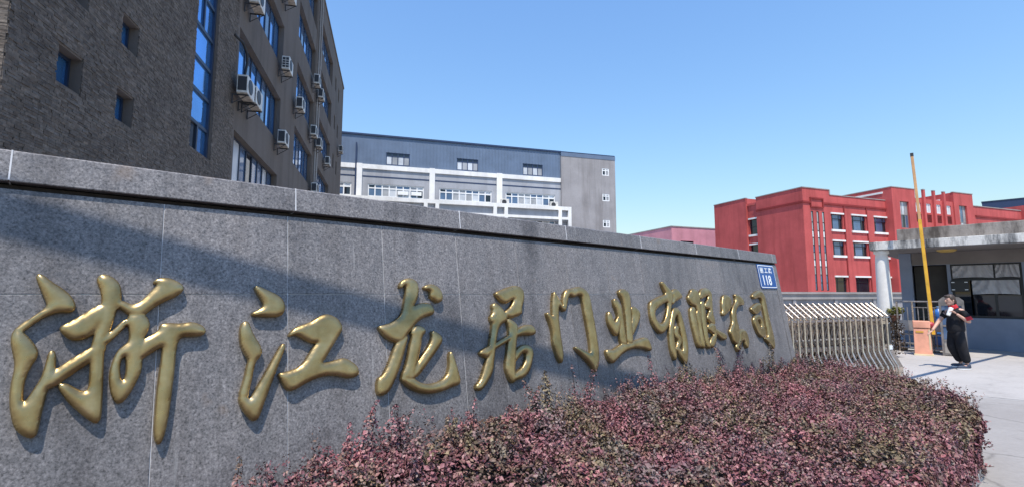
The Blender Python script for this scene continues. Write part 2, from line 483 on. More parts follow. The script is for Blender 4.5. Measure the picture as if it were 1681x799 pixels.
CHARACTERS = {
 'zhe': ([[(-150,81),(-135,87),(-100,51),(-51,13),(-17,-32),(-9,-70),(-25,-87),(-63,-82),(-98,-96),(-136,-123),(-172,-164),(-192,-180),(-201,-168),(-182,-142),(-154,-116),(-113,-75),(-99,-56),(-119,-6),(-136,38)],[(-202,-165),(-185,-161),(-161,-188),(-124,-244),(-120,-277),(-138,-317),(-153,-365),(-156,-433),(-148,-485),(-128,-448),(-106,-399),(-95,-371),(-85,-307),(-81,-265),(-68,-258),(-60,-291),(-61,-339),(-50,-376),(-57,-413),(-78,-422),(-83,-466),(-92,-539),(-96,-606),(-107,-623),(-136,-606),(-160,-578),(-175,-531),(-187,-463),(-189,-389),(-181,-316),(-194,-257),(-205,-209)],[(-86,-372),(-65,-356),(-23,-318),(30,-276),(67,-251),(105,-216),(143,-172),(172,-134),(187,-130),(183,-154),(145,-205),(111,-242),(73,-271),(75,-302),(44,-331),(-10,-374),(-48,-409),(-69,-423),(-85,-407)],[(63,76),(81,93),(112,81),(146,48),(154,-6),(155,-33),(138,-86),(130,-139),(118,-191),(105,-229),(112,-261),(104,-279),(108,-405),(113,-541),(110,-589),(94,-596),(49,-549),(-2,-489),(-35,-431),(-39,-407),(-21,-406),(13,-431),(42,-453),(66,-447),(66,-376),(61,-276),(66,-226),(76,-163),(82,-85),(89,-46),(83,7),(66,54)],[(-57,-159),(-35,-143),(10,-112),(56,-72),(85,-52),(116,-66),(105,-138),(81,-160),(59,-194),(26,-214),(-7,-215),(-32,-195)],[(277,57),(309,79),(350,77),(402,49),(411,20),(378,-14),(321,-42),(275,-79),(251,-105),(230,-122),(197,-108),(167,-80),(141,-60),(145,-33),(172,-44),(199,-61),(231,-48),(260,-13),(296,36),(303,50)],[(191,-108),(223,-95),(256,-110),(275,-151),(266,-192),(251,-224),(264,-265),(250,-317),(253,-370),(235,-426),(212,-480),(188,-517),(168,-518),(151,-485),(140,-434),(135,-383),(144,-327),(159,-277),(183,-253),(203,-235),(201,-182),(188,-141)],[(231,-250),(262,-225),(305,-200),(321,-181),(320,-160),(348,-154),(407,-161),(455,-151),(505,-175),(518,-204),(500,-222),(445,-222),(404,-222),(388,-274),(386,-369),(379,-476),(372,-580),(360,-681),(346,-729),(332,-732),(320,-686),(320,-572),(325,-443),(334,-338),(336,-270),(325,-269),(287,-294),(256,-318),(239,-310)]],[[(172,-323),(186,-299),(194,-351),(192,-402),(182,-420),(171,-374)]]),
 'jiang': ([[(753,39),(770,42),(821,16),(874,-9),(909,-47),(915,-85),(904,-119),(874,-134),(817,-132),(761,-127),(736,-117),(766,-101),(794,-83),(805,-65),(788,-28),(765,9)],[(691,-168),(712,-157),(725,-169),(740,-219),(768,-268),(790,-311),(789,-346),(767,-368),(753,-396),(743,-463),(730,-519),(724,-568),(708,-574),(685,-557),(697,-514),(712,-460),(721,-404),(731,-371),(706,-328),(688,-281),(683,-217)],[(685,-563),(703,-549),(718,-562),(735,-584),(760,-545),(803,-470),(847,-392),(898,-298),(916,-293),(910,-332),(887,-384),(853,-475),(820,-564),(794,-640),(778,-682),(760,-693),(741,-681),(709,-638),(690,-597)],[(937,-252),(957,-218),(1000,-195),(1062,-178),(1101,-154),(1140,-132),(1180,-133),(1227,-158),(1253,-199),(1256,-226),(1231,-264),(1189,-327),(1149,-388),(1123,-424),(1161,-423),(1214,-415),(1255,-403),(1302,-423),(1350,-464),(1357,-504),(1334,-525),(1279,-524),(1226,-503),(1160,-494),(1096,-502),(1028,-525),(974,-554),(939,-559),(916,-535),(893,-486),(883,-457),(921,-457),(986,-442),(1029,-409),(1054,-368),(1080,-326),(1105,-296),(1074,-300),(1024,-272),(987,-247),(957,-243)]],[]),
 'long': ([[(1674,49),(1688,81),(1732,108),(1776,107),(1812,83),(1821,37),(1813,-16),(1787,-68),(1763,-100),(1817,-75),(1877,-65),(1922,-80),(1944,-130),(1917,-155),(1856,-163),(1794,-197),(1747,-246),(1709,-281),(1679,-323),(1644,-333),(1590,-318),(1545,-285),(1514,-241),(1505,-220),(1542,-214),(1596,-202),(1653,-173),(1690,-136),(1708,-67),(1722,-3),(1729,49),(1708,69),(1685,39)],[(1631,-326),(1680,-311),(1716,-288),(1702,-331),(1682,-391),(1650,-473),(1612,-552),(1575,-618),(1541,-651),(1502,-661),(1481,-646),(1480,-595),(1490,-551),(1520,-542),(1555,-493),(1592,-420)],[(1743,-271),(1770,-234),(1807,-225),(1850,-244),(1860,-270),(1824,-300),(1812,-363),(1785,-448),(1758,-532),(1752,-579),(1726,-591),(1692,-585),(1665,-576),(1660,-545),(1690,-501),(1715,-430),(1733,-357),(1756,-296)],[(1912,-269),(1939,-274),(1983,-303),(1996,-336),(1970,-373),(1904,-439),(1831,-514),(1785,-559),(1744,-579),(1736,-547),(1752,-513),(1806,-456),(1878,-380),(1917,-318)],[(1659,-557),(1700,-568),(1744,-579),(1781,-609),(1838,-632),(1912,-634),(1974,-619),(2023,-584),(2047,-522),(2047,-457),(2061,-422),(2075,-440),(2094,-500),(2116,-581),(2124,-633),(2112,-664),(2047,-669),(1984,-687),(1907,-693),(1834,-689),(1763,-667),(1710,-634),(1673,-600),(1655,-581)],[(1873,51),(1910,67),(1957,65),(2002,36),(2023,-9),(2017,-46),(1986,-66),(1956,-54),(1919,-23),(1926,11),(1907,31),(1872,35)]],[]),
 'ju': ([[(2531,5),(2596,25),(2700,59),(2774,68),(2834,45),(2848,-2),(2833,-65),(2801,-119),(2806,-157),(2771,-179),(2719,-188),(2677,-202),(2629,-186),(2613,-153),(2667,-124),(2712,-87),(2732,-41),(2697,-48),(2643,-78),(2594,-70),(2551,-25)],[(2489,-98),(2516,-74),(2553,-92),(2597,-130),(2621,-168),(2636,-205),(2594,-233),(2553,-247),(2519,-296),(2493,-380),(2479,-436),(2455,-519),(2436,-600),(2384,-663),(2335,-710),(2298,-730),(2266,-715),(2267,-689),(2304,-667),(2335,-623),(2370,-552),(2404,-486),(2431,-405),(2459,-321),(2482,-236),(2462,-214),(2464,-181),(2487,-164),(2500,-135)],[(2318,-452),(2393,-419),(2469,-400),(2568,-364),(2650,-332),(2734,-299),(2822,-265),(2896,-265),(2934,-301),(2935,-339),(2883,-352),(2800,-343),(2727,-351),(2624,-381),(2523,-418),(2464,-442),(2423,-481),(2385,-496),(2351,-479)],[(2626,-205),(2675,-214),(2730,-254),(2742,-292),(2715,-365),(2696,-437),(2678,-538),(2661,-622),(2663,-680),(2635,-716),(2604,-687),(2582,-636),(2572,-571),(2600,-488),(2627,-389),(2650,-302),(2641,-250)],[(2680,-480),(2747,-434),(2810,-423),(2869,-449),(2888,-496),(2858,-568),(2820,-639),(2753,-682),(2671,-692),(2621,-703),(2617,-660),(2689,-633),(2754,-603),(2798,-548),(2810,-497),(2781,-480),(2738,-499),(2692,-539),(2671,-544)]],[]),
 'men': ([[(3218,9),(3239,16),(3261,-33),(3302,-89),(3327,-117),(3327,-61),(3373,24),(3418,41),(3506,53),(3575,69),(3649,47),(3698,10),(3713,-49),(3722,-153),(3732,-270),(3741,-445),(3741,-573),(3719,-656),(3669,-728),(3647,-730),(3614,-674),(3550,-613),(3476,-552),(3419,-500),(3426,-483),(3485,-505),(3585,-547),(3631,-562),(3637,-452),(3625,-295),(3613,-165),(3607,-49),(3593,-8),(3526,-12),(3479,-34),(3442,-5),(3407,-19),(3371,-104),(3339,-166),(3302,-144),(3269,-102),(3252,-143),(3238,-225),(3237,-347),(3245,-468),(3247,-547),(3215,-617),(3186,-582),(3154,-488),(3140,-421),(3153,-342),(3126,-248),(3096,-174),(3120,-167),(3154,-195),(3175,-209),(3186,-101)]],[]),
 'ye': ([[(3968,-188),(4003,-179),(4018,-220),(4032,-266),(4062,-298),(4115,-238),(4156,-227),(4170,-256),(4134,-316),(4086,-390),(4045,-426),(4004,-386),(3968,-332),(3951,-263)],[(4088,-60),(4121,-49),(4153,-76),(4192,-131),(4199,-210),(4195,-334),(4199,-473),(4201,-518),(4136,-522),(4107,-482),(4118,-361),(4127,-239),(4116,-177),(4091,-122)],[(4196,27),(4249,51),(4327,41),(4370,-5),(4367,-102),(4344,-214),(4326,-371),(4309,-510),(4240,-521),(4220,-474),(4239,-367),(4257,-243),(4257,-132),(4237,-53),(4204,-5)],[(4368,-142),(4433,-135),(4504,-185),(4511,-234),(4450,-313),(4367,-389),(4320,-433),(4302,-401),(4342,-309),(4373,-230),(4366,-182)],[(3853,-553),(3896,-542),(3952,-560),(4059,-524),(4140,-502),(4241,-513),(4328,-488),(4440,-479),(4529,-461),(4593,-488),(4620,-546),(4626,-595),(4587,-611),(4497,-578),(4363,-560),(4228,-566),(4091,-601),(4005,-645),(3937,-676),(3903,-666),(3866,-619)]],[]),
 'you': ([[(5028,137),(5079,141),(5131,90),(5193,50),(5226,9),(5226,-39),(5170,-119),(5106,-229),(5058,-337),(4982,-395),(4883,-444),(4818,-430),(4744,-355),(4712,-279),(4719,-189),(4736,-98),(4813,-68),(4964,-30),(5101,-7),(5062,57)],[(5213,18),(5287,59),(5362,51),(5425,1),(5436,-40),(5356,-64),(5256,-88),(5198,-128),(5180,-87),(5238,-47)],[(5092,-323),(5180,-183),(5249,-157),(5316,-186),(5352,-268),(5371,-397),(5385,-542),(5364,-667),(5302,-786),(5262,-813),(5203,-762),(5140,-680),(5105,-624),(5129,-603),(5213,-640),(5256,-674),(5292,-567),(5284,-425),(5275,-313),(5250,-249),(5209,-264),(5154,-341),(5106,-463),(5097,-586),(5105,-678),(5073,-751),(5035,-732),(5006,-625),(5020,-489),(5052,-383)],[(5165,-372),(5227,-367),(5244,-407),(5199,-452),(5249,-486),(5278,-535),(5213,-593),(5155,-636),(5129,-603),(5184,-545),(5146,-496),(5145,-434)]],[[(4855,-161),(4965,-124),(5092,-86),(5092,-134),(5029,-243),(4947,-325),(4873,-337),(4801,-282),(4795,-206)]]),
 'xian': ([[(5575,-32),(5655,10),(5687,53),(5759,66),(5835,37),(5854,-24),(5851,-111),(5825,-231),(5792,-365),(5753,-381),(5720,-329),(5761,-263),(5735,-195),(5719,-143),(5636,-142),(5584,-83)],[(5585,-175),(5666,-151),(5701,-194),(5676,-294),(5685,-428),(5687,-560),(5702,-659),(5607,-644),(5585,-521),(5566,-389),(5563,-274)],[(5719,-211),(5779,-213),(5788,-332),(5762,-448),(5787,-566),(5768,-664),(5711,-660),(5706,-545),(5714,-412),(5703,-312)],[(5864,-7),(5926,46),(6027,78),(6131,65),(6192,11),(6155,-114),(6119,-256),(6147,-327),(6131,-396),(6036,-375),(5993,-347),(5956,-303),(6011,-253),(6067,-219),(6055,-184),(5966,-182),(5967,-130),(6034,-95),(6087,-52),(6101,-16),(6025,-25),(5926,-51),(5867,-68)],[(5857,-94),(5948,-86),(5941,-199),(5914,-319),(5905,-438),(5889,-572),(5924,-667),(5866,-679),(5824,-651),(5816,-534),(5821,-400),(5829,-265)],[(6070,-428),(6136,-449),(6251,-489),(6380,-531),(6393,-576),(6320,-602),(6231,-584),(6142,-527),(6068,-480)],[(5941,-388),(6055,-372),(6135,-405),(6118,-465),(6127,-518),(6076,-601),(5997,-663),(5938,-676),(5915,-616),(5965,-560),(6073,-515),(5994,-485),(5930,-448)]],[]),
 'gong': ([[(6498,-26),(6586,-7),(6697,-36),(6723,-102),(6650,-195),(6522,-257),(6429,-291),(6378,-271),(6423,-209),(6433,-136)],[(6857,-7),(6966,-3),(7075,-56),(7110,-125),(7072,-160),(6968,-147),(6866,-180),(6783,-254),(6763,-366),(6793,-442),(6761,-515),(6733,-623),(6645,-681),(6557,-649),(6528,-557),(6499,-502),(6561,-450),(6653,-381),(6659,-270),(6740,-178),(6853,-113),(6878,-55)],[(6752,-514),(6860,-482),(6980,-507),(7023,-603),(6993,-714),(6930,-756),(6887,-707),(6878,-632),(6787,-645),(6718,-750),(6642,-780),(6610,-742),(6601,-688),(6733,-623)]],[]),
 'si': ([[(7429,-18),(7614,44),(7769,56),(7864,-7),(7866,-155),(7857,-322),(7874,-488),(7890,-653),(7867,-794),(7796,-829),(7728,-764),(7612,-697),(7546,-633),(7705,-662),(7728,-522),(7736,-359),(7733,-215),(7741,-81),(7672,-39),(7534,-69),(7443,-58)],[(7292,-207),(7413,-169),(7553,-130),(7670,-142),(7664,-204),(7555,-273),(7422,-300),(7324,-257)],[(7347,-327),(7469,-301),(7579,-324),(7627,-376),(7625,-477),(7638,-578),(7546,-633),(7451,-628),(7363,-564),(7318,-464),(7300,-385)]],[[(7430,-380),(7516,-373),(7549,-434),(7533,-493),(7472,-461)]]),
}

# ================================================================== SETTING
def sheet(name, pts, z, mat):
    mb = MB(); mb.add([(x, y, z) for x, y in pts], [tuple(range(len(pts)))]); return mb.build(name, mat, None, 'structure')
sheet('ground', [(-3000, -3000), (3000, -3000), (3000, 3000), (-3000, 3000)], 0.0, M['ground'])
sheet('pavement', [(3.2, 11.3), (9.6, 6.1), (30, -9), (40, 5), (20, 22), (9, 21)], 0.004, M['pavement'])
sheet('road', [(-20, -30), (25, -30), (30, -9.1), (9.6, 6.05), (3.2, 11.1), (0, 9), (-20, -3)], 0.004, M['old_concrete'])

# ================================================================== DARK FACTORY BUILDING beside the sign
LB_A = Vector((-0.2454, 0.9694, 0))
LB_RZ = math.atan2(LB_A.y, LB_A.x)
lb = empty('factory_building', 'dark grey-brown factory block with rough stone cladding and blue strip windows behind the sign wall', 'building',
           (-9.1, 15.6, 0), LB_RZ)
TOPS = [3.4, 6.92, 10.45, 13.95, 17.45, 20.95]
WH = 2.05
bays = [(-0.2, 6.15), (9.6, 15.45), (17.9, 24.6)]
ROOF = 22.65
holes_stone, holes_main = [], []
small_cols = [(-8.75, -8.13), (-7.09, -6.47)]
small_rows = [(4.85, 5.43), (6.30, 6.90), (7.75, 8.35), (9.2, 9.8), (10.65, 11.25), (12.1, 12.7), (13.55, 14.15), (15.0, 15.6)]
small = [(a, b, c, d) for a, b in small_cols for c, d in small_rows]
strip = (-3.68, -2.15, 5.36, 19.0)
STX = -0.36
slits_far = [(a, a + 0.8, t - 1.35, t - 0.1) for t in TOPS[1:] for a in (26.7, 29.3)]
facade_holes_main = [(a, b, t - WH, t) for a, b in bays for t in TOPS] + slits_far
D0 = 12.0
w = MB()
facade(w, STX, 34.0, 0, ROOF, facade_holes_main, 0.32)
w.quad((34, 0, 0), (34, D0, 0), (34, D0, ROOF), (34, 0, ROOF))
w.quad((-9.76, D0, 0), (34, D0, 0), (34, D0, ROOF), (-9.76, D0, ROOF))
w.box(STX + 0.01, 34.06, -0.06, 0.30, ROOF, ROOF + 0.18)
w.build('wall', M['brown_render'], lb)
rf = MB(); rf.quad((-9.7, 0.1, ROOF - 0.4), (33.9, 0.1, ROOF - 0.4), (33.9, D0 - .1, ROOF - 0.4), (-9.7, D0 - .1, ROOF - 0.4))
rf.build('roof', M['cap_stone'], lb)
sw_ = MB()
facade(sw_, -9.76, STX, 0, ROOF + 0.1, small + [strip], 0.24, y=0.012)
sw_.quad((-9.748, 0.012, 0), (-9.748, D0, 0), (-9.748, D0, ROOF), (-9.748, 0.012, ROOF))
sw_.build('stone_backing', M['brown_render'], lb)
# split stones, laid in courses, each standing out by its own amount
def split_stones():
    mb = MB(); r = random.Random(3)
    zc = 1.6
    holes = small + [strip]
    while zc < 11.6:
        h = r.uniform(0.034, 0.052)
        x = -9.76 + r.uniform(-0.2, 0)
        while x < STX:
            L_ = r.uniform(0.07, 0.20)
            a, b = max(x, -9.76), min(x + L_ - 0.002, STX)
            x += L_
            if b - a < 0.03: continue
            segs = [(a, b)]
            for hx0, hx1, hz0, hz1 in holes:
                if hz0 - h < zc < hz1:
                    ns = []
                    for p, q in segs:
                        if q <= hx0 or p >= hx1: ns.append((p, q)); continue
                        if p < hx0: ns.append((p, hx0))
                        if q > hx1: ns.append((hx1, q))
                    segs = ns
            for p, q in segs:
                if q - p < 0.02: continue
                t = r.uniform(0.003, 0.014)
                e = [r.uniform(-0.006, 0.006) for _ in range(4)]
                z0, z1 = zc, zc + h - 0.003
                mb.add([(p, 0.011, z0), (q, 0.011, z0), (q, 0.011, z1), (p, 0.011, z1),
                        (p, -t + e[0], z0), (q, -t + e[1], z0), (q, -t + e[2], z1), (p, -t + e[3], z1)],
                       [(4, 5, 6, 7), (0, 1, 5, 4), (2, 3, 7, 6), (0, 4, 7, 3), (1, 2, 6, 5)])
        # the sunlit end of the building turns the corner
        y = 0.0
        while y < 2.6:
            L_ = r.uniform(0.07, 0.20); a, b = y, y + L_ - 0.003; y += L_
            t = r.uniform(0.003, 0.014); e = [r.uniform(-0.006, 0.006) for _ in range(4)]
            z0, z1 = zc, zc + h - 0.003; X = -9.76
            mb.add([(X, a, z0), (X, b, z0), (X, b, z1), (X, a, z1), (X - t + e[0], a, z0), (X - t + e[1], b, z0), (X - t + e[2], b, z1), (X - t + e[3], a, z1)],
                   [(4, 5, 6, 7), (0, 1, 5, 4), (2, 3, 7, 6), (0, 4, 7, 3), (1, 2, 6, 5)])
        zc += h
    return mb.build('split_stone', M['stone'], lb, 'stuff')
split_stones()
for a, b, c, d in small:
    window(lb, a, b, c, d, 0.20, [], [], M['dark_frame'], M['blue_glass'], 0.05)
# tall strip window
rows = [5.36, 6.15, 7.02, 7.90, 8.80, 9.75, 10.68, 11.6, 12.5, 13.4, 14.3, 15.2, 16.1, 17.0, 18.0, 19.0]
sz0, sz1 = rows[0], rows[-1]
fr = MB(); yb = 0.13
for x0, x1 in ((-3.68, -3.61), (-2.26, -2.15)): fr.box(x0, x1, yb - .06, yb + .05, sz0, sz1)
for z in rows: fr.box(-3.678, -2.152, yb - .045, yb + .045, z - .045, z + .045)
for z0, z1 in ((8.8, 9.75), (5.36, 6.15), (12.5, 13.4), (16.1, 17.0)): fr.box(-2.97, -2.89, yb - .04, yb + .04, z0 + .04, z1 - .04)
strip_w = fr.build('window', M['dark_frame'], lb)
for j in range(len(rows) - 1):
    cells = [(-3.62, -2.25)]
    if j in (0, 4, 8, 12): cells = [(-3.62, -2.96), (-2.90, -2.25)]
    for k, (a, b) in enumerate(cells):
        p = MB(); t1, t2 = random.uniform(-.004, .004), random.uniform(-.004, .004)
        p.box(a, b, yb + .006, yb + .014, rows[j] + .03, rows[j + 1] - .03, 0, lambda x, y, z: (x, y + (x + 2.9) * t1 + (z - rows[j]) * t2, z))
        p.build('pane', M['dark_glass'] if (j == 0 and k == 0) else M['blue_glass'], strip_w)  # bottom left opening: its shade is drawn by a dark pane
for bi, (a, b) in enumerate(bays):
    for t in TOPS:
        if t < 4 and bi > 0: continue
        window(lb, a, b, t - WH, t, 0.26, [1 / 8, 2 / 8, 3 / 8, 4 / 8, 5 / 8, 6 / 8, 7 / 8] if bi == 0 else [1 / 6, 2 / 6, 3 / 6, 4 / 6, 5 / 6], [],
               M['dark_frame'], [M['blue_glass'], M['blue_glass'], M['mid_glass']] if t > 7 else [M['mid_glass'], M['pale_glass'], M['mid_glass'], M['dark_glass'], M['mid_glass']], 0.07)  # lower rows: the reflected hall is put into the pane colours
for a, b, c, d in slits_far:
    window(lb, a, b, c, d, 0.27, [], [], M['black_frame'], M['dark_glass'], 0.06)
for px_ in (17.05, 16.2):
    p = MB(); p.tube([(px_, -0.09, 0.3), (px_, -0.09, ROOF - .2)], 0.06, 8)
    for z in range(2, 22, 3): p.box(px_ - .09, px_ + .09, -0.1, 0.0, z, z + .06)
    p.build('drain_pipe', M['cap_stone'], lb)
pl_ = MB(); pl_.box(15.62, 17.62, -0.035, 0.001, 0, ROOF - 0.02); pl_.build('pilaster', M['brown_render'], lb)

# air conditioners hung on that facade: (along, z of the foot, label)
def make_ac(label):
    r = empty('air_conditioner', label, 'air conditioner', group='outdoor air conditioner units hung on the dark factory facade')
    b = MB(); b.bbox(-0.42, 0.42, -0.50, -0.18, 0.03, 0.62, 0.02); cas = b.build('casing', M['ac_white'], r)
    ax = Matrix.Rotation(math.pi / 2, 3, 'X')
    g = MB(); g.lathe([(0.235, 0.0), (0.245, 0.012), (0.235, 0.02)], (-0.10, -0.498, 0.325), 20, 0, ax); g.build('fan_grille', M['ac_grille'], cas)
    h = MB()
    for k in range(4): h.lathe([(0.06 + 0.05 * k, 0), (0.066 + 0.05 * k, 0.008)], (-0.10, -0.514, 0.325), 16, 0, ax)
    s = MB()
    s.box(-0.424, -0.418, -0.47, -0.21, 0.10, 0.56); s.build('side_vent', M['ac_grille'], cas)
    t = MB(); t.box(-0.40, 0.40, -0.49, -0.19, 0.0, 0.028); t.build('base_tray', M['ac_tray'], r)
    for sx in (-0.33, 0.33):
        k = MB(); k.box(sx - .02, sx + .02, -0.52, -0.03, -0.04, -0.002); k.box(sx - .018, sx + .018, -0.07, -0.032, -0.33, -0.04)
        k.tube([(sx, -0.06, -0.31), (sx, -0.47, -0.035)], 0.015, 6)
        k.build('bracket', M['dark_metal'], r)
    pp = MB(); pp.tube([(0.43, -0.3, 0.25), (0.52, -0.28, 0.32), (0.56, -0.15, 0.55), (0.55, -0.02, 0.8)], 0.022, 6); pp.build('hose', M['rubber'], r)
    return r
AC = [(-0.42, 7.92, 'white outdoor air conditioner under the curved black hose, first of the close pair'),
      (0.62, 8.0, 'white outdoor air conditioner touching its twin, farther one of the close pair'),
      (5.55, 11.48, 'white air conditioner with a vent grid on its side, above the close pair'),
      (9.1, 11.05, 'white air conditioner by a blue window, alone between the vent-grid unit and the pipe'),
      (5.45, 8.08, 'white air conditioner with a hooked black hose, lowest one clear of the sign wall'),
      (14.3, 14.62, 'small white air conditioner before the drain pipe, upper one of the highest stepped pair'),
      (16.25, 14.5, 'small white air conditioner past the drain pipe, lower one of the highest stepped pair'),
      (13.9, 11.2, 'small white air conditioner before the drain pipe, upper one of the middle stepped pair'),
      (16.2, 11.15, 'small white air conditioner past the drain pipe, lower one of the middle stepped pair'),
      (20.9, 11.2, 'tiny white air conditioner standing alone on the plain far wall of the factory'),
      (15.1, 7.9, 'grey air conditioner half hidden behind the coping of the sign wall'),
      (30.2, 14.85, 'tiny air conditioner on the far corner of the factory, against blue roof cladding'),
      (0.3, 11.42, 'white air conditioner cut by the top edge, its brown base beside the strip window'),
      (5.6, 14.95, 'air conditioner cut by the top edge on the pier, showing only its base')]
ac0 = make_ac(AC[0][2])
def place_on(o, base, rz, x, y, z):
    c, s_ = math.cos(rz), math.sin(rz)
    o.location = (base[0] + c * x - s_ * y, base[1] + s_ * x + c * y, z); o.rotation_euler = (0, 0, rz)
acs = [ac0] + [copy_tree(ac0) for _ in AC[1:]]
for o, (x, z, lab) in zip(acs, AC):
    place_on(o, (-9.1, 15.6), LB_RZ, x, 0, z); o['label'] = lab
def hang_hose(o, pts, r):
    cb = MB(); cb.tube(pts, r, 6)
    h_ = cb.build('hose', M['cable'], o); h_.location = (-o['fx'], 0, -o['fz'])
for o, (x, z, lab) in zip(acs, AC): o['fx'], o['fz'] = x, z
hang_hose(acs[0], [(-0.78, -.02, 9.86), (-0.50, -.2, 9.75), (-0.22, -.26, 9.52), (-0.16, -.26, 9.22), (-0.28, -.26, 8.88), (-0.40, -.26, 8.52)], .04)
hang_hose(acs[4], [(6.0, -.04, 9.0), (6.32, -.26, 8.95), (6.42, -.3, 8.7), (6.3, -.3, 8.4), (5.95, -.3, 8.25)], .035)
for o in acs:
    del o['fx']; del o['fz']
gr = MB()
for k in range(3): gr.box(-0.432, -0.4245, -0.465, -0.215, 0.19 + k * .11, 0.215 + k * .11)
gr.box(-0.431, -0.4242, -0.35, -0.33, 0.10, 0.56)
gr.build('vent_grid', M['ac_white'], [c for c in acs[2].children if c.name.startswith('casing')][0])

# ================================================================== GREY BUILDING with blue steel top storey
GB_D = Vector((0.9573, 0.2891, 0)); GB_RZ = math.atan2(GB_D.y, GB_D.x)
GB_P = (-17.05, 57.0)
gb = empty('warehouse_building', 'pale grey factory hall with white pilasters, a balcony and a blue steel top storey', 'building', (*GB_P, 0), GB_RZ)
GX0, GX1, GT = -14.0, 24.62, 32.68
whole = [(-8.7, -1.97), (-0.1, 6.5), (8.4, 15.1), (16.95, 23.8)]
holes = [(a, b, 13.12, 14.66) for a, b in whole] + [(a, b, c, c + 1.7) for a, b in whole for c in (9.5, 5.4, 1.2)]
w = MB(); facade(w, GX0, GX1, 0, 16.42, holes, 0.2)
w.quad((GX0, 0, 0), (GX0, 14, 0), (GX0, 14, 20.6), (GX0, 0, 20.6)); w.build('wall', M['grey_render'], gb)
gv = MB(); gv.box(GX0, GX1 - .01, -0.03, 0.02, 15.46, 15.60); gv.build('groove_strip', M['navy_metal'], gb)  # dark strip laid on the wall as the groove's shade
mt = MB()
bw = [(1.9, 4.72), (10.55, 13.32), (19.3, 22.08), (-6.8, -4.0)]
facade(mt, GX0, GX1, 17.0, 20.55, [(a, b, 17.1, 18.63) for a, b in bw], 0.15, y=0.04)
x = GX0 + .2
while x < GX1:
    segs = [(17.0, 20.5)]
    if any(a - .05 < x < b + .05 for a, b in bw): segs = [(17.0, 17.08), (18.66, 20.5)]
    for c, d in segs: mt.box(x - .03, x + .03, 0.0, 0.05, c, d)
    x += 0.42
mt.build('steel_cladding', M['blue_metal'], gb)
cpg = MB(); cpg.box(GX0, GX1, -0.12, 0.3, 20.52, 20.72); cpg.box(GX1 + .01, GT + .05, -0.13, 0.3, 20.50, 20.70); cpg.build('roof_edge', M['navy_metal'], gb)
bd = MB(); bd.box(GX0, GX1 - .02, -0.16, 0.1, 16.42, 16.97); bd.build('white_band', M['white_paint'], gb)
for a, b in ((-10.1, -9.4), (-1.42, -0.8), (7.14, 7.81), (15.72, 16.45)):
    p = MB(); p.box(a, b, -0.22, 0.05, 0, 17.02); p.build('pilaster', M['white_paint'], gb)
tw = MB()
tv = [(30.66, 31.72, z, z + 1.0) for z in (17.76, 14.2, 10.6, 7.0)]
facade(tw, GX1, GT, 0, 20.0, tv, 0.15, y=-0.25)
tw.quad((GT, -.25, 0), (GT, 14, 0), (GT, 14, 20.0), (GT, -.25, 20.0)); tw.quad((GX1, -.25, 0), (GX1, 0.3, 0), (GX1, .3, 20.0), (GX1, -.25, 20.0))
tw.build('tower_wall', M['tower_render'], gb)
tc = MB(); tc.box(GX1, GT + .02, -0.29, 0.0, 20.0, 20.52); tc.build('tower_trim', M['blue_metal'], gb)
rf = MB(); rf.quad((GX0, .1, 20.4), (GT, .1, 20.4), (GT, 14, 20.4), (GX0, 14, 20.4)); rf.build('roof', M['blue_metal'], gb)
bk = MB(); bk.quad((GX0, 14, 0), (GT, 14, 0), (GT, 14, 20.6), (GX0, 14, 20.6)); bk.build('rear_wall', M['grey_render'], gb)
for a, b in whole:
    window(gb, a, b, 13.12, 14.66, 0.14, [i / 8 for i in range(1, 8)], [0.68], M['white_frame'],
           [M['mid_glass'], M['mid_glass'], M['curtain_glass'], M['pale_glass'], M['curtain_glass'], M['pale_glass'], M['mid_glass'], M['dark_glass'],
            M['dark_glass'], M['mid_glass'], M['curtain_glass'], M['curtain_glass']], 0.13, fd=0.1)
    for c in (9.5, 5.4, 1.2): window(gb, a, b, c, c + 1.7, 0.14, [i / 8 for i in range(1, 8)], [0.68], M['white_frame'], [M['mid_glass'], M['dark_glass'], M['curtain_glass']], 0.13, fd=0.1)
for a, b in bw:
    window(gb, a, b, 17.1, 18.63, 0.12, [0.25, 0.5, 0.75], [0.72], M['navy_metal'], [M['pale_glass'], M['curtain_glass'], M['pale_glass'], M['curtain_glass'], M['dark_glass'], M['dark_glass'], M['dark_glass'], M['dark_glass']], 0.10)
for a, b, c, d in tv:
    window(gb, a, b, c, d, -0.20, [0.5], [0.7], M['white_frame'], [M['dark_glass'], M['curtain_glass'], M['dark_glass'], M['curtain_glass']], 0.12)
for x in (4.0, 5.6):
    p = MB(); p.box(x - .62, x + .62, -0.05, 0.03, 13.5, 13.95); p.build('white_board', M['white_frame'], gb)
# balcony frame standing in front
bal = MB(); BY0, BY1 = -0.75, -0.45
bal.box(GX0, 25.75, BY0, BY1, 12.55, 13.02); bal.build('balcony_beam', M['white_paint'], gb)
bal = MB(); bal.box(GX0, 25.75, BY0 + .01, BY1 - .01, 11.3, 11.62); bal.build('balcony_beam', M['white_paint'], gb)
bp = MB(); bp.box(GX0, 25.7, BY1 + .06, BY1 + .1, 11.62, 12.55); bp.build('balcony_panel', M['grey_render'], gb)
bs = MB(); bs.box(GX0, 25.7, BY1, 0.0, 11.1, 11.28); bs.build('balcony_slab', M['grey_render'], gb)
for a in (-2.5, -1.0, 6.45, 7.85, 15.15, 16.6, 24.0):
    p = MB(); p.box(a, a + .45, BY0 - .01, BY1 + .01, 0, 12.551); p.build('balcony_post', M['white_paint'], gb)
p = MB(); p.box(25.35, 25.8, BY0 - .02, BY1 + .02, 0, 13.03); p.build('balcony_post', M['white_paint'], gb)
dp = MB(); dp.box(-1.62, -1.46, -0.2, 0.0, 13.1, 19.5); dp.build('drain_pipe', M['navy_metal'], gb)
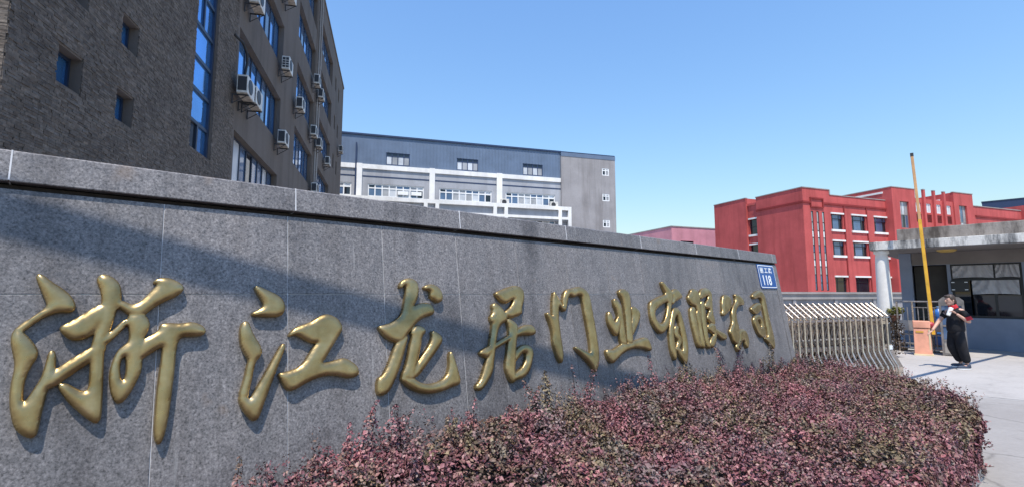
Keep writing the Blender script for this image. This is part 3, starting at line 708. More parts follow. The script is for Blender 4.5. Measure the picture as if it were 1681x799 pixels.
for nm, x in (('beside the pilaster', 16.75), ('at the end of the window row', 23.5)):
    r = empty('air_conditioner', 'small white air conditioner on the grey hall balcony, ' + nm, 'air conditioner', group='air conditioners on the grey hall balcony')
    b = MB(); b.bbox(-0.55, 0.55, -0.18, 0.18, 0.0, 0.85, 0.03); cas = b.build('casing', M['ac_white'], r)
    g = MB(); g.lathe([(0.3, 0), (0.31, 0.02)], (-0.12, -0.182, 0.43), 16, 0, Matrix.Rotation(math.pi / 2, 3, 'X')); g.build('fan_grille', M['ac_grille'], cas)
    place_on(r, GB_P, GB_RZ, x, -0.30, 13.02 - 0.2)
    st = MB(); st.box(-0.5, 0.5, -0.15, 0.18, -0.08, 0.0); st.build('bracket', M['dark_metal'], r)

# ================================================================== RED BUILDING
RB_D = Vector((0.9372, 0.3489, 0)); RB_RZ = math.atan2(RB_D.y, RB_D.x)
RB_P = (39.33, 65.0)
rb = empty('red_building', 'brick-red office block with white lintels and a finned centre behind the boundary wall', 'building', (*RB_P, 0), RB_RZ)
WZ = [(10.5, 12.62), (6.95, 8.85), (1.9, 3.95)]
WXc = [(5.25, 7.55), (9.3, 12.2), (14.0, 16.8)]
slx = [(1.41, 1.83), (2.44, 2.9), (3.49, 3.95)]
w = MB()
facade(w, 0, 17.4, 0, 15.25, [(a, b, c, d) for a, b in WXc for c, d in WZ] + [(a, b, 2.1, 12.82) for a, b in slx], 0.3)
w.box(0.004, 5.1, 0.003, 0.4, 15.25, 15.95); w.box(5.1, 17.4, 0.25, 0.45, 15.0, 15.249)
w.build('wall', M['red'], rb)
sd = MB()
smp = lambda x, y, z: (y, x, z)
sideh = [(7.9, 9.4, c, d) for c, d in ((10.55, 12.85), (6.8, 9.0), (3.0, 5.2))]
facade(sd, 0, 7.7, 0, 15.95, [], 0.3, smp)
facade(sd, 7.7, 9.6, 0, 15.35, sideh, 0.3, smp, y=0.35)
facade(sd, 9.6, 16.2, 0, 16.2, [], 0.3, smp)
sd.quad((0, 7.7, 0), (0.35, 7.7, 0), (0.35, 7.7, 15.95), (0, 7.7, 15.95)); sd.quad((0, 9.6, 0), (0.35, 9.6, 0), (0.35, 9.6, 16.2), (0, 9.6, 16.2))
sd.quad((0, 16.2, 0), (17.4, 16.2, 0), (17.4, 16.2, 15.2), (0, 16.2, 15.2))
sd.quad((0, 9.6, 15.3), (8, 9.6, 15.3), (8, 9.6, 16.2), (0, 9.6, 16.2))
sd.build('side_wall', M['red'], rb)
rf = MB(); rf.quad((.2, .2, 15.0), (17.3, .2, 15.0), (17.3, 16, 15.0), (.2, 16, 15.0)); rf.build('roof', M['cap_stone'], rb)
cp = MB()
cp.box(-.08, 5.16, -.08, .42, 15.95, 16.07); cp.box(5.165, 17.3, -.08, .42, 15.25, 15.35); cp.box(-.08, .4, 0.425, 7.75, 15.95, 16.07); cp.box(-.08, .4, 9.6, 16.25, 16.2, 16.32)
cp.box(5.1, 5.3, -.06, .4, 15.36, 16.0)
cp.build('coping', M['cap_stone'], rb)
md = MB(); md.box(0.01, 1.30, -.14, 0.05, 13.88, 14.12); md.box(3.8, 17.3, -.14, 0.05, 13.88, 14.12); md.box(-.14, .05, -.14, 7.7, 13.882, 14.118)
for a, b, c, d in ((1.3, 3.8, 14.5, 14.7), (1.3, 3.8, 13.3, 13.45), (1.3, 1.46, 13.451, 14.499), (3.64, 3.8, 13.451, 14.499)): md.box(a, b, -.16, 0.05, c, d)
md.build('moulding', M['dark_red'], rb)
for a, b in slx:
    window(rb, a, b, 2.1, 12.82, 0.07, [], [.10, .20, .302, .388, .48, .57, .665, .753, .86], M['black_frame'],
           [M['mid_glass'], M['mid_glass'], M['curtain_glass'], M['white_frame'], M['curtain_glass'], M['mid_glass'], M['curtain_glass'], M['white_frame'], M['curtain_glass'], M['curtain_glass']], 0.09)
for i, (a, b) in enumerate(WXc):
    for j, (c, d) in enumerate(WZ):
        window(rb, a, b, c, d, 0.24, [0.2, 0.75] if j < 2 else [0.3], [0.70], M['black_frame'], [M['dark_glass'], M['mid_glass'], M['dark_glass'], M['mid_glass'], M['mid_glass'], M['mid_glass']] if j < 2 else M['dark_glass'], 0.09)
        p = MB(); p.box(a - .12, b + .12, -.14, .25, d + .003, d + .22); p.build('lintel', M['white_paint'], rb)
        p = MB(); p.box(a - .15, b + .15, -.16, .25, c - .30, c - .003); p.build('sill', M['white_paint'], rb)
for x in (7.78, 12.42, 17.1):
    p = MB(); p.box(x - .09, x + .09, -.12, 0.02, 0, 13.86); p.build('drain_pipe', M['dark_red'], rb)
for a, b, c, d in sideh:
    def sm2(x, y, z): return (0.35 + y, x, z)
    window(rb, a, b, c, d, 0.2, [], [0.5], M['black_frame'], M['dark_glass'], 0.09, sm2)
    p = MB(); p.box(.18, .5, a - .1, b + .1, d + .003, d + .22); p.build('lintel', M['white_paint'], rb)
    p = MB(); p.box(.16, .5, a - .1, b + .1, c - .28, c - .003); p.build('sill', M['white_paint'], rb)
# finned centre block, proud of the wing
TY = -1.0
t = MB()
facade(t, 16.7, 21.9, 0, 17.1, [(18.35, 20.35, 11.2, 15.15)], 0.35, y=TY)
t.quad((16.7, TY, 0), (16.7, 9, 0), (16.7, 9, 17.1), (16.7, TY, 17.1)); t.quad((21.9, TY, 0), (21.9, TY + .15, 0), (21.9, TY + .15, 17.1), (21.9, TY, 17.1))
t.quad((16.7, 9, 12), (36.1, 9, 12), (36.1, 9, 17.1), (16.7, 9, 17.1)); t.quad((21.9, TY + .15, 12), (21.9, 9, 12), (21.9, 9, 17.1), (21.9, TY + .15, 17.1)); t.quad((21.9, TY + .15, 15.6), (31.2, TY + .15, 15.6), (31.2, 9, 15.6), (21.9, 9, 15.6))
mids = [(22.05, 23.35), (24.4, 25.75), (26.85, 28.15), (29.25, 30.6)]
facade(t, 21.9, 31.2, 0, 15.85, [(a, b, 13.8, 15.2) for a, b in mids] + [(a, b, 12.3, 13.5) for a, b in mids], 0.3, y=TY + .15)
facade(t, 31.2, 36.1, 0, 17.35, [(32.4, 34.4, 11.0, 15.4)], 0.35, y=TY)
t.quad((31.2, TY, 0), (31.2, 9, 0), (31.2, 9, 17.35), (31.2, TY, 17.35)); t.quad((36.1, TY, 0), (36.1, 9, 0), (36.1, 9, 17.35), (36.1, TY, 17.35))
t.build('centre_wall', M['red'], rb)
ft = MB(); ft.box(16.64, 22.0, TY - .06, TY + .3, 17.1, 17.22); ft.box(16.64, 16.95, TY + .3, 9, 17.1, 17.22); ft.build('coping', M['cap_stone'], rb)
ft = MB(); ft.box(31.14, 36.2, TY - .06, TY + .3, 17.35, 17.47); ft.build('coping', M['cap_stone'], rb)
ws = MB(); ws.box(16.62, 16.72, 0.2, 8, 16.35, 16.62); ws.box(31.1, 31.22, 0.8, 8, 16.3, 16.55); ws.build('white_band', M['white_paint'], rb)
for a in (23.65, 26.05, 28.5):
    p = MB(); p.box(a + .02, a + .46, TY - .14, TY + .14, 9.5, 17.15); f_ = p.build('fin', M['red'], rb)
    q = MB(); q.box(a + .0, a + .48, TY - .16, TY + .16, 17.15, 17.3); q.build('fin_cap', M['cap_stone'], f_)
for a, b in mids:
    window(rb, a, b, 13.8, 15.2, TY + .28, [0.5], [], M['white_frame'], [M['pale_glass'], M['pale_glass'], M['curtain_glass']], 0.1)
    lv = MB()
    for k in range(6): lv.box(a, b, TY + .19, TY + .28, 12.35 + k * .19, 12.43 + k * .19)
    lv.build('louvre', M['dark_red'], rb)
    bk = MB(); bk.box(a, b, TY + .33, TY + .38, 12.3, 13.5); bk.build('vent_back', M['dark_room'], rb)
window(rb, 18.35, 20.35, 11.2, 15.15, TY + .28, [0.33, 0.66], [0.5], M['dull_steel'], [M['mid_glass'], M['dark_glass'], M['mid_glass'], M['pale_glass'], M['pale_glass'], M['curtain_glass']], 0.1)
window(rb, 32.4, 34.4, 11.0, 15.4, TY + .28, [0.33, 0.66], [0.4], M['dull_steel'], [M['curtain_glass'], M['pale_glass'], M['curtain_glass'], M['pale_glass'], M['mid_glass'], M['curtain_glass']], 0.1)
ew = MB(); facade(ew, 36.1, 49.5, 0, 15.5, [], .2, y=-.9); ew.box(49.5, 60, -1.6, 8, 0, 16.4); ew.build('end_wing_wall', M['red'], rb)
ec = MB(); ec.box(36.1, 49.4, -1.0, -.5, 15.5, 15.62); ec.build('coping', M['cap_stone'], rb)
em = MB(); em.box(36.6, 49.4, -1.05, -.88, 13.8, 14.05); em.build('moulding', M['dark_red'], rb)
er = MB(); er.quad((36.1, -.6, 15.3), (60, -.6, 15.3), (60, 8, 15.3), (36.1, 8, 15.3)); er.build('roof', M['cap_stone'], rb)
pc = MB(); pc.box(17.3, 24, -5.5, TY - .01, 0, 5.45); pr = pc.build('porch', M['dark_red'], rb)  # red side face, its shade put into the darker red
pe = MB(); pe.box(17.2, 24.1, -5.6, TY - .012, 5.45, 5.65); pe.build('porch_coping', M['red'], pr)

# ================================================================== far blocks
pk = empty('pink_building', 'distant flat pink block with a dark window slot, next to the red office', 'building', (31.4, 95.2, 0), RB_RZ)
w = MB()
facade(w, 0, 14, 0, 14.75, [(2.15, 5.3, 11.2, 12.1)], .3)
w.quad((0, 0, 0), (0, 18, 0), (0, 18, 14.75), (0, 0, 14.75)); w.quad((14, 0, 0), (14, 18, 0), (14, 18, 14.75), (14, 0, 14.75)); w.quad((0, 18, 0), (14, 18, 0), (14, 18, 14.75), (0, 18, 14.75))
w.build('wall', M['pink'], pk)
c_ = MB(); c_.box(-.1, 14.1, -.1, .4, 14.75, 14.95); c_.box(-.1, .4, .4, 18.1, 14.75, 14.95); c_.build('coping', M['cap_stone'], pk)
r_ = MB(); r_.quad((0, 0, 14.5), (14, 0, 14.5), (14, 18, 14.5), (0, 18, 14.5)); r_.build('roof', M['cap_stone'], pk)
window(pk, 2.15, 5.3, 11.2, 12.1, .25, [0.5], [], M['black_frame'], M['dark_glass'], .08)

nb_ = empty('blue_shed', 'distant dark blue steel shed rising behind the red block', 'building', (117.3, 120, 0), math.radians(-46))
w = MB(); w.box(0, 30, 0, 16, 0, 24.2)
w.build('wall', M['navy_metal'], nb_)
c_ = MB(); c_.box(-.1, 30.1, -.1, 16.1, 24.2, 24.45); c_.build('roof_edge', M['dark_frame'], nb_)

# ================================================================== boundary wall behind the gate
bwl = empty('boundary_wall', 'low pale grey boundary wall with a ledged cap behind the folding gate', 'wall', (5.5, 21.1, 0), RB_RZ)
w = MB(); w.box(0, 34, 0, .24, 0, 1.36)
for k in range(12): w.box(k * 2.9 - .02 + .2, k * 2.9 + .38, -.06, -.001, 0, 1.36)
w.build('wall_body', M['tower_render'], bwl)
c_ = MB(); c_.box(-.02, 34.02, -.10, .34, 1.36, 1.47); c_.box(-.02, 34.02, -.05, .29, 1.472, 1.62); c_.box(-.03, 34.03, -.12, .36, 1.622, 1.72); c_.build('wall_cap', M['cap_stone'], bwl)

# ================================================================== SIGN WALL (leans back)
TH = math.atan2(1750 - 840.5, 804.0)
BAT = math.atan(0.15)
WQ = 3.1
W_RZ = math.pi / 2 - TH
w_foot = Vector((-math.cos(TH) * WQ, math.sin(TH) * WQ, 0))
# local frame: x along the wall, y into the wall, z up; the face is the plane y = (z - 1.6) * 0.15
sgn = empty('sign_wall', 'long grey granite entrance wall with raised gold calligraphy, leaning back behind the purple hedge', 'wall', w_foot, W_RZ)
CB, SB = math.cos(BAT), math.sin(BAT)
def wp(s, off, r):
    """point on the sloping face: s along, off into the wall, r up the slope from eye height"""
    return (s, r * SB + off * CB, 1.6 + r * CB - off * SB)
RB_ = -1.6 / CB
S0, S1, SE = -2.83, 8.502, 8.665
core = MB()
prof = [(0.0045, RB_), (0.0045, 0.50)]
core.add([wp(S0, .0045, RB_ - .02), wp(SE - .001, .0045, RB_ - .02), wp(SE - .001, .0045, .484), wp(S0, .0045, .484)], [(0, 1, 2, 3)], 0)
core.build('joint_backing', M['mortar'], sgn)
core = MB()
YB = 0.55
f0, f1 = wp(0, .006, RB_)[1], wp(0, .006, .64)[1]
zt = wp(0, .006, .64)[2]
for X in (S0 + .001, SE - .003): core.add([(X, f0, 0), (X, YB, 0), (X, YB, zt), (X, f1, zt)], [(0, 1, 2, 3)])
core.add([(S0, YB, 0), (SE - .002, YB, 0), (SE - .002, YB, zt), (S0, YB, zt)], [(0, 1, 2, 3)])
core.build('wall_core', M['coping'], sgn)
def slab(s0, s1, r0, r1, o0, o1, bev=0.003):
    mb = MB(); mb.bbox(s0, s1, o0, o1, r0, r1, bev)
    mb.v = [wp(x, y, z) for x, y, z in mb.v]
    return mb
G_ = 0.0022
k = -5
while True:
    a = 0.312 + 0.63 * k; b = a + 0.63; k += 1
    if a >= S1 - .05: break
    for r0, r1 in ((0.0, 0.485), (RB_ - .01, 0.0)):
        gz = 0.0012 if abs(r0) < .01 else G_
        slab(max(a, S0) + G_, min(b, S1) - G_, r0 + 0.0012, r1 - .0012, random.uniform(-.0006, .0006), .032).build('stone_panel', M['granite'], sgn)
slab(S1 + .003, SE, RB_ - .01, .487, -.004, .12).build('end_panel', M['coping'], sgn)
grv = slab(S0, SE - .01, .485, .512, .03, .2); grv.build('shadow_groove', M['dark_fill'], sgn)  # near-black colour holds the shade of the recess
j = 0
a = 0.98 - 1.2555 * 3
while a < SE - .05:
    b = min(a + 1.2555, SE + .01)
    mb = MB()
    cs = 0.006
    aa, bb = max(a, S0) + .002, b - .002
    pr = [(.43, .512), (-.024, .512), (-.028, .516), (-.028, .655), (-.020, .664), (.43, .664)]
    vs = []
    for X in (aa, bb):
        for o_, r_ in pr: 
            p = wp(X, o_, r_)
            vs.append(p if o_ < .1 else (X, YB + .03, p[2] if False else (wp(X, -.024, r_)[2])))
    n = len(pr)
    mb.add(vs, [tuple(range(n - 1, -1, -1)), tuple(range(n, 2 * n))] + [(i, (i + 1) % n, n + (i + 1) % n, n + i) for i in range(n)])
    mb.build('coping_slab', M['coping'], sgn)
    if aa - .002 > S0 + .1:
        c_ = MB(); c_.box(aa - .0045, aa + .0015, -.029, .2, .518, .6635); c_.v = [wp(*p) for p in c_.v]
        c_.build('coping_joint', M['mortar'], sgn)
    a += 1.2555

# ---- raised characters
def chaikin(p, n=2):
    p = np.array(p, float)
    for _ in range(n):
        q = np.roll(p, -1, 0)
        p = np.stack([0.75 * p + 0.25 * q, 0.25 * p + 0.75 * q], 1).reshape(-1, 2)
    return p
def sdf(P, poly):
    """signed distance of points P (N,2) to a closed polygon, negative inside"""
    A = poly; B = np.roll(poly, -1, 0)
    d2 = np.full(len(P), 1e9); ins = np.zeros(len(P), bool)
    for a, b in zip(A, B):
        e = b - a; wv = P - a
        t = np.clip((wv @ e) / max(e @ e, 1e-12), 0, 1)
        q = wv - t[:, None] * e
        d2 = np.minimum(d2, (q * q).sum(1))
        c = (a[1] <= P[:, 1]) != (b[1] <= P[:, 1])
        xs = a[0] + (P[:, 1] - a[1]) / (e[1] if abs(e[1]) > 1e-12 else 1e-12) * e[0]
        ins ^= c & (P[:, 0] < xs)
    d = np.sqrt(d2)
    return np.where(ins, -d, d)
def character_mesh(name, polys, holes, step=0.0065, h0=0.026, h1=0.024, R=0.035):
    polys = [chaikin(np.array(p) / 1000.0) for p in polys]; holes = [chaikin(np.array(p) / 1000.0) for p in holes]
    al = np.vstack(polys); lo = al.min(0) - 2.3 * step; hi = al.max(0) + 2.3 * step
    nx, ny = int((hi[0] - lo[0]) / step) + 2, int((hi[1] - lo[1]) / step) + 2
    gx, gy = lo[0] + np.arange(nx) * step, lo[1] + np.arange(ny) * step
    P = np.stack(np.meshgrid(gx, gy), -1).reshape(-1, 2)
    D = np.full(len(P), 1e9); Hh = np.zeros(len(P))
    for p in polys:
        d = sdf(P, p)
        d = d - 0.0045
        D = np.minimum(D, d)
        u = np.clip(-d / R, 0, 1)
        Hh = np.maximum(Hh, np.where(d < 0, np.sqrt(np.clip(1 - (1 - u) ** 2, 0, 1)), 0))
    for p in holes:
        d = -sdf(P, p)
        D = np.maximum(D, d)
        u = np.clip(-d / R, 0, 1)
        Hh = np.minimum(Hh, np.where(d < 0, np.sqrt(np.clip(1 - (1 - u) ** 2, 0, 1)), 0))
    Hg = Hh.reshape(ny, nx)
    for _ in range(2):                       # soften the creases where strokes cross
        m = (D < 0).reshape(ny, nx)
        acc = Hg * 2; wt = np.full_like(Hg, 2.0)
        for dy, dx in ((0, 1), (0, -1), (1, 0), (-1, 0)):
            sh = np.roll(np.roll(Hg, dy, 0), dx, 1); ms = np.roll(np.roll(m, dy, 0), dx, 1)
            acc += np.where(ms, sh, 0); wt += ms
        Hg = np.where(m, acc / wt, 0)
    Hh = Hg.reshape(-1)
    verts, faces, vid = [], [], {}
    def gv(i):
        if ('g', i) not in vid:
            vid[('g', i)] = len(verts); verts.append((P[i, 0], P[i, 1], h0 + h1 * Hh[i]))
        return vid[('g', i)]
    def ev(i, j):
        key = (min(i, j), max(i, j))
        if key not in vid:
            t = D[i] / (D[i] - D[j]); q = P[i] + (P[j] - P[i]) * t
            vid[key] = len(verts); verts.append((q[0], q[1], h0))
        return vid[key]
    Dn = D.reshape(ny, nx)
    any_in = (Dn[:-1, :-1] < 0) | (Dn[1:, :-1] < 0) | (Dn[:-1, 1:] < 0) | (Dn[1:, 1:] < 0)
    edges = []
    for y, x in zip(*np.nonzero(any_in)):
        q = [y * nx + x, y * nx + x + 1, (y + 1) * nx + x + 1, (y + 1) * nx + x]
        if all(D[i] < 0 for i in q):
            faces.append([gv(i) for i in q]); continue
        for tri in ((q[0], q[1], q[2]), (q[0], q[2], q[3])):
            f, eb = [], []
            for a in range(3):
                i, j = tri[a], tri[(a + 1) % 3]
                if D[i] < 0: f.append(gv(i))
                if (D[i] < 0) != (D[j] < 0):
                    e = ev(i, j); f.append(e); eb.append(e)
            if len(f) >= 3:
                faces.append(f)
                if len(eb) == 2: edges.append((eb[0], eb[1]))
    nt = len(faces)
    sk = {}
    def skv(v, bottom):
        key = (v, bottom)
        if key not in sk:
            sk[key] = len(verts); x, y, _ = verts[v]; verts.append((x, y, -0.002 if bottom else h0))
        return sk[key]
    for a, b in edges: faces.append([skv(a, 0), skv(b, 0), skv(b, 1), skv(a, 1)])
    me = bpy.data.meshes.new(name)
    me.from_pydata([wp(x, -z, y) for x, y, z in verts], [], faces)
    me.materials.append(M['gold'])
    me.polygons.foreach_set('use_smooth', [True] * len(faces))
    me.update()
    return me
CH_LABEL = {'zhe': 'largest gold character 浙', 'jiang': 'gold character 江', 'long': 'gold character 龙', 'ju': 'gold character 居', 'men': 'gold character 门',
            'ye': 'gold character 业', 'you': 'gold character 有', 'xian': 'gold character 限', 'gong': 'gold character 公', 'si': 'gold character 司'}
for kname, (ps, hs_) in CHARACTERS.items():
    o = link('gold_character', character_mesh('gold_character', ps, hs_), sgn)
    o['label'] = CH_LABEL[kname]

# ---- enamel house number plate
plate = empty('house_number_plate', 'small blue enamel plate reading 118 at the far top corner of the sign wall', 'sign', w_foot, W_RZ)
PX0, PX1, PZ0, PZ1 = 7.875, 8.512, 0.09, 0.475
def rrect(x0, x1, z0, z1, r, n=5):
    out = []
    for cx_, cz_, a0 in ((x1 - r, z1 - r, 0), (x0 + r, z1 - r, 90), (x0 + r, z0 + r, 180), (x1 - r, z0 + r, 270)):
        for i in range(n + 1):
            a = math.radians(a0 + 90 * i / n); out.append((cx_ + r * math.cos(a), cz_ + r * math.sin(a)))
    return out
def slab2d(pts, o0, o1):
    n = len(pts); mb = MB()
    mb.add([wp(x, -o0, z) for x, z in pts] + [wp(x, -o1, z) for x, z in pts], [tuple(range(n, 2 * n))] + [(i, (i + 1) % n, n + (i + 1) % n, n + i) for i in range(n)])
    return mb
slab2d(rrect(PX0, PX1, PZ0, PZ1, .035), 0.0, .012).build('plate', M['plate_blue'], plate)
def ring2d(po, pi_, o0, o1):
    n = len(po); mb = MB()
    mb.add([wp(x, -o1, z) for x, z in po] + [wp(x, -o1, z) for x, z in pi_] + [wp(x, -o0, z) for x, z in po] + [wp(x, -o0, z) for x, z in pi_],
           [(i, (i + 1) % n, n + (i + 1) % n, n + i) for i in range(n)] + [(i, (i + 1) % n, 2 * n + (i + 1) % n, 2 * n + i) for i in range(n)])
    return mb
ring2d(rrect(PX0 + .014, PX1 - .014, PZ0 + .014, PZ1 - .014, .028), rrect(PX0 + .026, PX1 - .026, PZ0 + .026, PZ1 - .026, .02), .010, .0145).build('border_line', M['plate_white'], plate)
def text_mesh(txt, size, extrude=0.001):
    cu = bpy.data.curves.new('lettering', 'FONT'); cu.body = txt; cu.size = size; cu.extrude = extrude; cu.align_x = 'CENTER'; cu.resolution_u = 3; cu.offset = size * 0.02
    o = bpy.data.objects.new('lettering', cu); COL.objects.link(o)
    bpy.context.view_layer.update()
    me = bpy.data.meshes.new_from_object(o.evaluated_get(bpy.context.evaluated_depsgraph_get()))
    bpy.data.objects.remove(o); bpy.data.curves.remove(cu)
    return me
def put_text(txt, size, cx_, z, sx=1.0):
    me = text_mesh(txt, size)
    for v in me.vertices: v.co = wp(cx_ + v.co.x * sx, -.0145 - v.co.z, z + v.co.y)
    me.materials.clear(); me.materials.append(M['plate_white'])
    return link('lettering', me, plate)
put_text('118', 0.215, (PX0 + PX1) / 2 - .05, .15, 1.12)
put_text('丽 工 路', 0.095, (PX0 + PX1) / 2 - .02, .345, 1.35)

# ================================================================== HEDGE
def rot2(x, y):   # wall-local x,y -> world
    c, s_ = math.cos(W_RZ), math.sin(W_RZ)
    return (w_foot.x + c * x - s_ * y, w_foot.y + s_ * x + c * y)
wall_base_y = -1.6 * 0.15
back = [rot2(s, wall_base_y - .02) for s in np.linspace(-2.8, 8.6, 24)]
right = [(4.98, 7.25), (5.08, 6.75), (5.06, 6.30), (4.90, 5.82), (4.66, 5.33), (4.40, 4.86), (4.12, 4.40), (3.98, 4.28)]
front = [(3.80 - .749 * t, 4.14 - .662 * t) for t in np.linspace(0, 9.0, 12)]
POLY = np.array(back + right + front)
hedge = empty('hedge', 'clipped purple-leaved hedge with pink and olive patches filling the ground before the sign wall', 'hedge', (2.2, 4.0, 0))
HO = np.array([2.2, 4.0, 0.0])
_ph = rng.uniform(0, 6.28, (14, 2)); _k = rng.normal(0, 1, (14, 2)) * np.linspace(1.2, 9, 14)[:, None]; _a = 1 / np.linspace(1, 5, 14)
def wob(x, y):
    v = 0
    for i in range(14): v = v + _a[i] * np.sin(x * _k[i, 0] + y * _k[i, 1] + _ph[i, 0])
    return v / 2.6
def wall_coords(x, y):
    c, s_ = math.cos(W_RZ), math.sin(W_RZ)
    dx, dy = x - w_foot.x, y - w_foot.y
    return c * dx + s_ * dy, -(-s_ * dx + c * dy) + wall_base_y      # along, distance in front of the foot
def htop(x, y):
    s_, dd = wall_coords(x, y)
    near = np.exp(-(dd / 0.55) ** 2)
    mid = 1 / (1 + np.exp(-(s_ - 0.85) / 0.13)) * 1 / (1 + np.exp((s_ - 5.6) / 0.5))
    lowleft = 1 / (1 + np.exp((s_ - 0.35) / 0.15))
    return 0.60 + 0.04 * wob(x, y) + 0.03 * wob(x * 3.1 + 5, y * 3.1 - 2) + near * (0.19 * mid - 0.02) - 0.12 * lowleft
def inpoly(P, poly): return sdf(P, poly) 
def leaves(pos, nrm, size, out_v, out_f):
    """a folded leaf at each point: two triangles sharing the midrib"""
    n = len(pos)
    nrm = nrm / np.linalg.norm(nrm, axis=1)[:, None]
    t = rng.normal(0, 1, (n, 3)); t -= (t * nrm).sum(1)[:, None] * nrm; t /= np.linalg.norm(t, axis=1)[:, None]
    b = np.cross(nrm, t)
    L_ = size[:, None]; Wd = L_ * rng.uniform(0.26, 0.36, (n, 1)); fold = L_ * rng.uniform(0.03, 0.14, (n, 1))
    p0 = pos - t * L_ * .5; p3 = pos + t * L_ * .5 - nrm * fold * .6
    p1 = pos + b * Wd + nrm * fold + t * L_ * .05; p2 = pos - b * Wd + nrm * fold + t * L_ * .05
    base = sum(len(v) for v in out_v)
    out_v.append(np.stack([p0, p1, p3, p2], 1).reshape(-1, 3))
    i = base + np.arange(n) * 4
    out_f.append(np.stack([i, i + 1, i + 2], 1)); out_f.append(np.stack([i, i + 2, i + 3], 1))
def sample_poly(n):
    lo, hi = POLY.min(0), POLY.max(0); got = []
    tot = 0
    while tot < n:
        P = rng.uniform(lo, hi, (n, 2)); d = sdf(P, POLY); P = P[d < -0.005]; got.append(P); tot += len(P)
    return np.vstack(got)[:n]
LV, LF = [], []
# the clipped top surface
P = sample_poly(125000)
dep = rng.exponential(0.065, len(P)).clip(0, .28)
edge = -sdf(P, POLY)
rnd_ = np.clip(edge / .12, 0, 1)
Z = htop(P[:, 0], P[:, 1]) - dep - 0.09 * (1 - rnd_) ** 2
pos = np.column_stack([P, Z])
nr = np.column_stack([rng.normal(0, .55, len(P)), rng.normal(0, .55, len(P)), np.full(len(P), 1.0)])
keep = P[:, 1] > 0.4
leaves(pos[keep] - HO, nr[keep], rng.gamma(9, .0032, keep.sum()).clip(.014, .05), LV, LF)
# little upright shoots all over the top
P = sample_poly(6000); P = P[(P[:, 1] > .5) & (wob(P[:, 0] * 2 + 3, P[:, 1] * 2) > -.55)]
for cnt, hgt in ((10, .125),):
    Zb = htop(P[:, 0], P[:, 1])
    hh = rng.uniform(.4, 1.3, len(P)) * hgt
    lean = rng.normal(0, .25, (len(P), 2))
    for q in range(cnt):
        f = q / (cnt - 1)
        jit = rng.normal(0, .009, (len(P), 2))
        pos = np.column_stack([P + lean * (hh * f)[:, None] + jit, Zb - .02 + hh * f])
        ang = rng.uniform(0, 6.28, len(P))
        leaves(pos - HO, np.column_stack([np.cos(ang) * .8, np.sin(ang) * .8, np.full(len(P), .75)]), rng.uniform(.016, .030, len(P)) * (1.15 - .4 * f), LV, LF)
# the vertical end and front faces
def side_leaves(path, n, zlo=.03):
    path = np.array(path); seg = np.linalg.norm(np.diff(path, axis=0), axis=1); cum = np.concatenate([[0], np.cumsum(seg)])
    u = rng.uniform(0, cum[-1], n); i = np.clip(np.searchsorted(cum, u) - 1, 0, len(seg) - 1); f = (u - cum[i]) / seg[i]
    a = path[i] + (path[i + 1] - path[i]) * f[:, None]
    tv = (path[i + 1] - path[i]) / seg[i][:, None]; nv = np.column_stack([-tv[:, 1], tv[:, 0]])     # outward for this winding is -nv
    nv = -nv
    cen = POLY.mean(0); flip = ((a - cen) * nv).sum(1) < 0; nv[flip] *= -1
    z = rng.uniform(0, 1, n) ** .8 * (htop(a[:, 0], a[:, 1]) - .03 - zlo) + zlo
    off = .035 * wob(a[:, 0] * 3 + z * 2, a[:, 1] * 3 - z * 4) - rng.exponential(.03, n).clip(0, .15) + .01 - .015 * (1 - z / .6).clip(0, 1) ** 3
    pos = np.column_stack([a + nv * off[:, None], z])
    nr = np.column_stack([nv + rng.normal(0, .5, (n, 2)), rng.normal(.45, .5, n)])
    leaves(pos - HO, nr, rng.uniform(.018, .034, n), LV, LF)
    return a, nv
side_leaves([back[-1]] + right, 26000)
side_leaves(front[:6], 14000)
# taller wild shoots, most of them against the wall
TW = MB()
def shoot(x, y, z0, h, n, lean, sz=.025, wid=.035):
    pts = []
    for q in range(5):
        f = q / 4
        pts.append((x + lean[0] * f * f * h - HO[0], y + lean[1] * f * f * h - HO[1], z0 + h * f))
    TW.tube(pts, [.0035, .003, .0026, .002, .001], 4, caps=False)
    n = int(n * 2.5); f = rng.uniform(.05, 1.0, n); ang = rng.uniform(0, 6.28, n); rr = .006 + wid * np.sqrt(rng.uniform(0, 1, n)) * (1.05 - f)
    base = np.array([pts[0]]) ; 
    px = np.column_stack([x + lean[0] * f * f * h + np.cos(ang) * rr, y + lean[1] * f * f * h + np.sin(ang) * rr, z0 + h * f])
    leaves(px - HO, np.column_stack([np.cos(ang) * .7, np.sin(ang) * .7, rng.uniform(.2, 1, n)]), rng.uniform(.7, 1.25, n) * sz * (1.15 - .45 * f), LV, LF)
def wall_shoot(s_, r_top, n, dist=.10, spread=.0):
    x, y = rot2(s_, wall_base_y - dist + 0.0)
    zt_ = 1.6 + r_top * CB
    z0 = float(htop(np.array([x]), np.array([y]))[0]) - .10
    shoot(x, y, z0, max(.12, zt_ - z0), n, (rng.normal(0, .12), rng.normal(0, .12)), .026, rng.uniform(.055, .12))
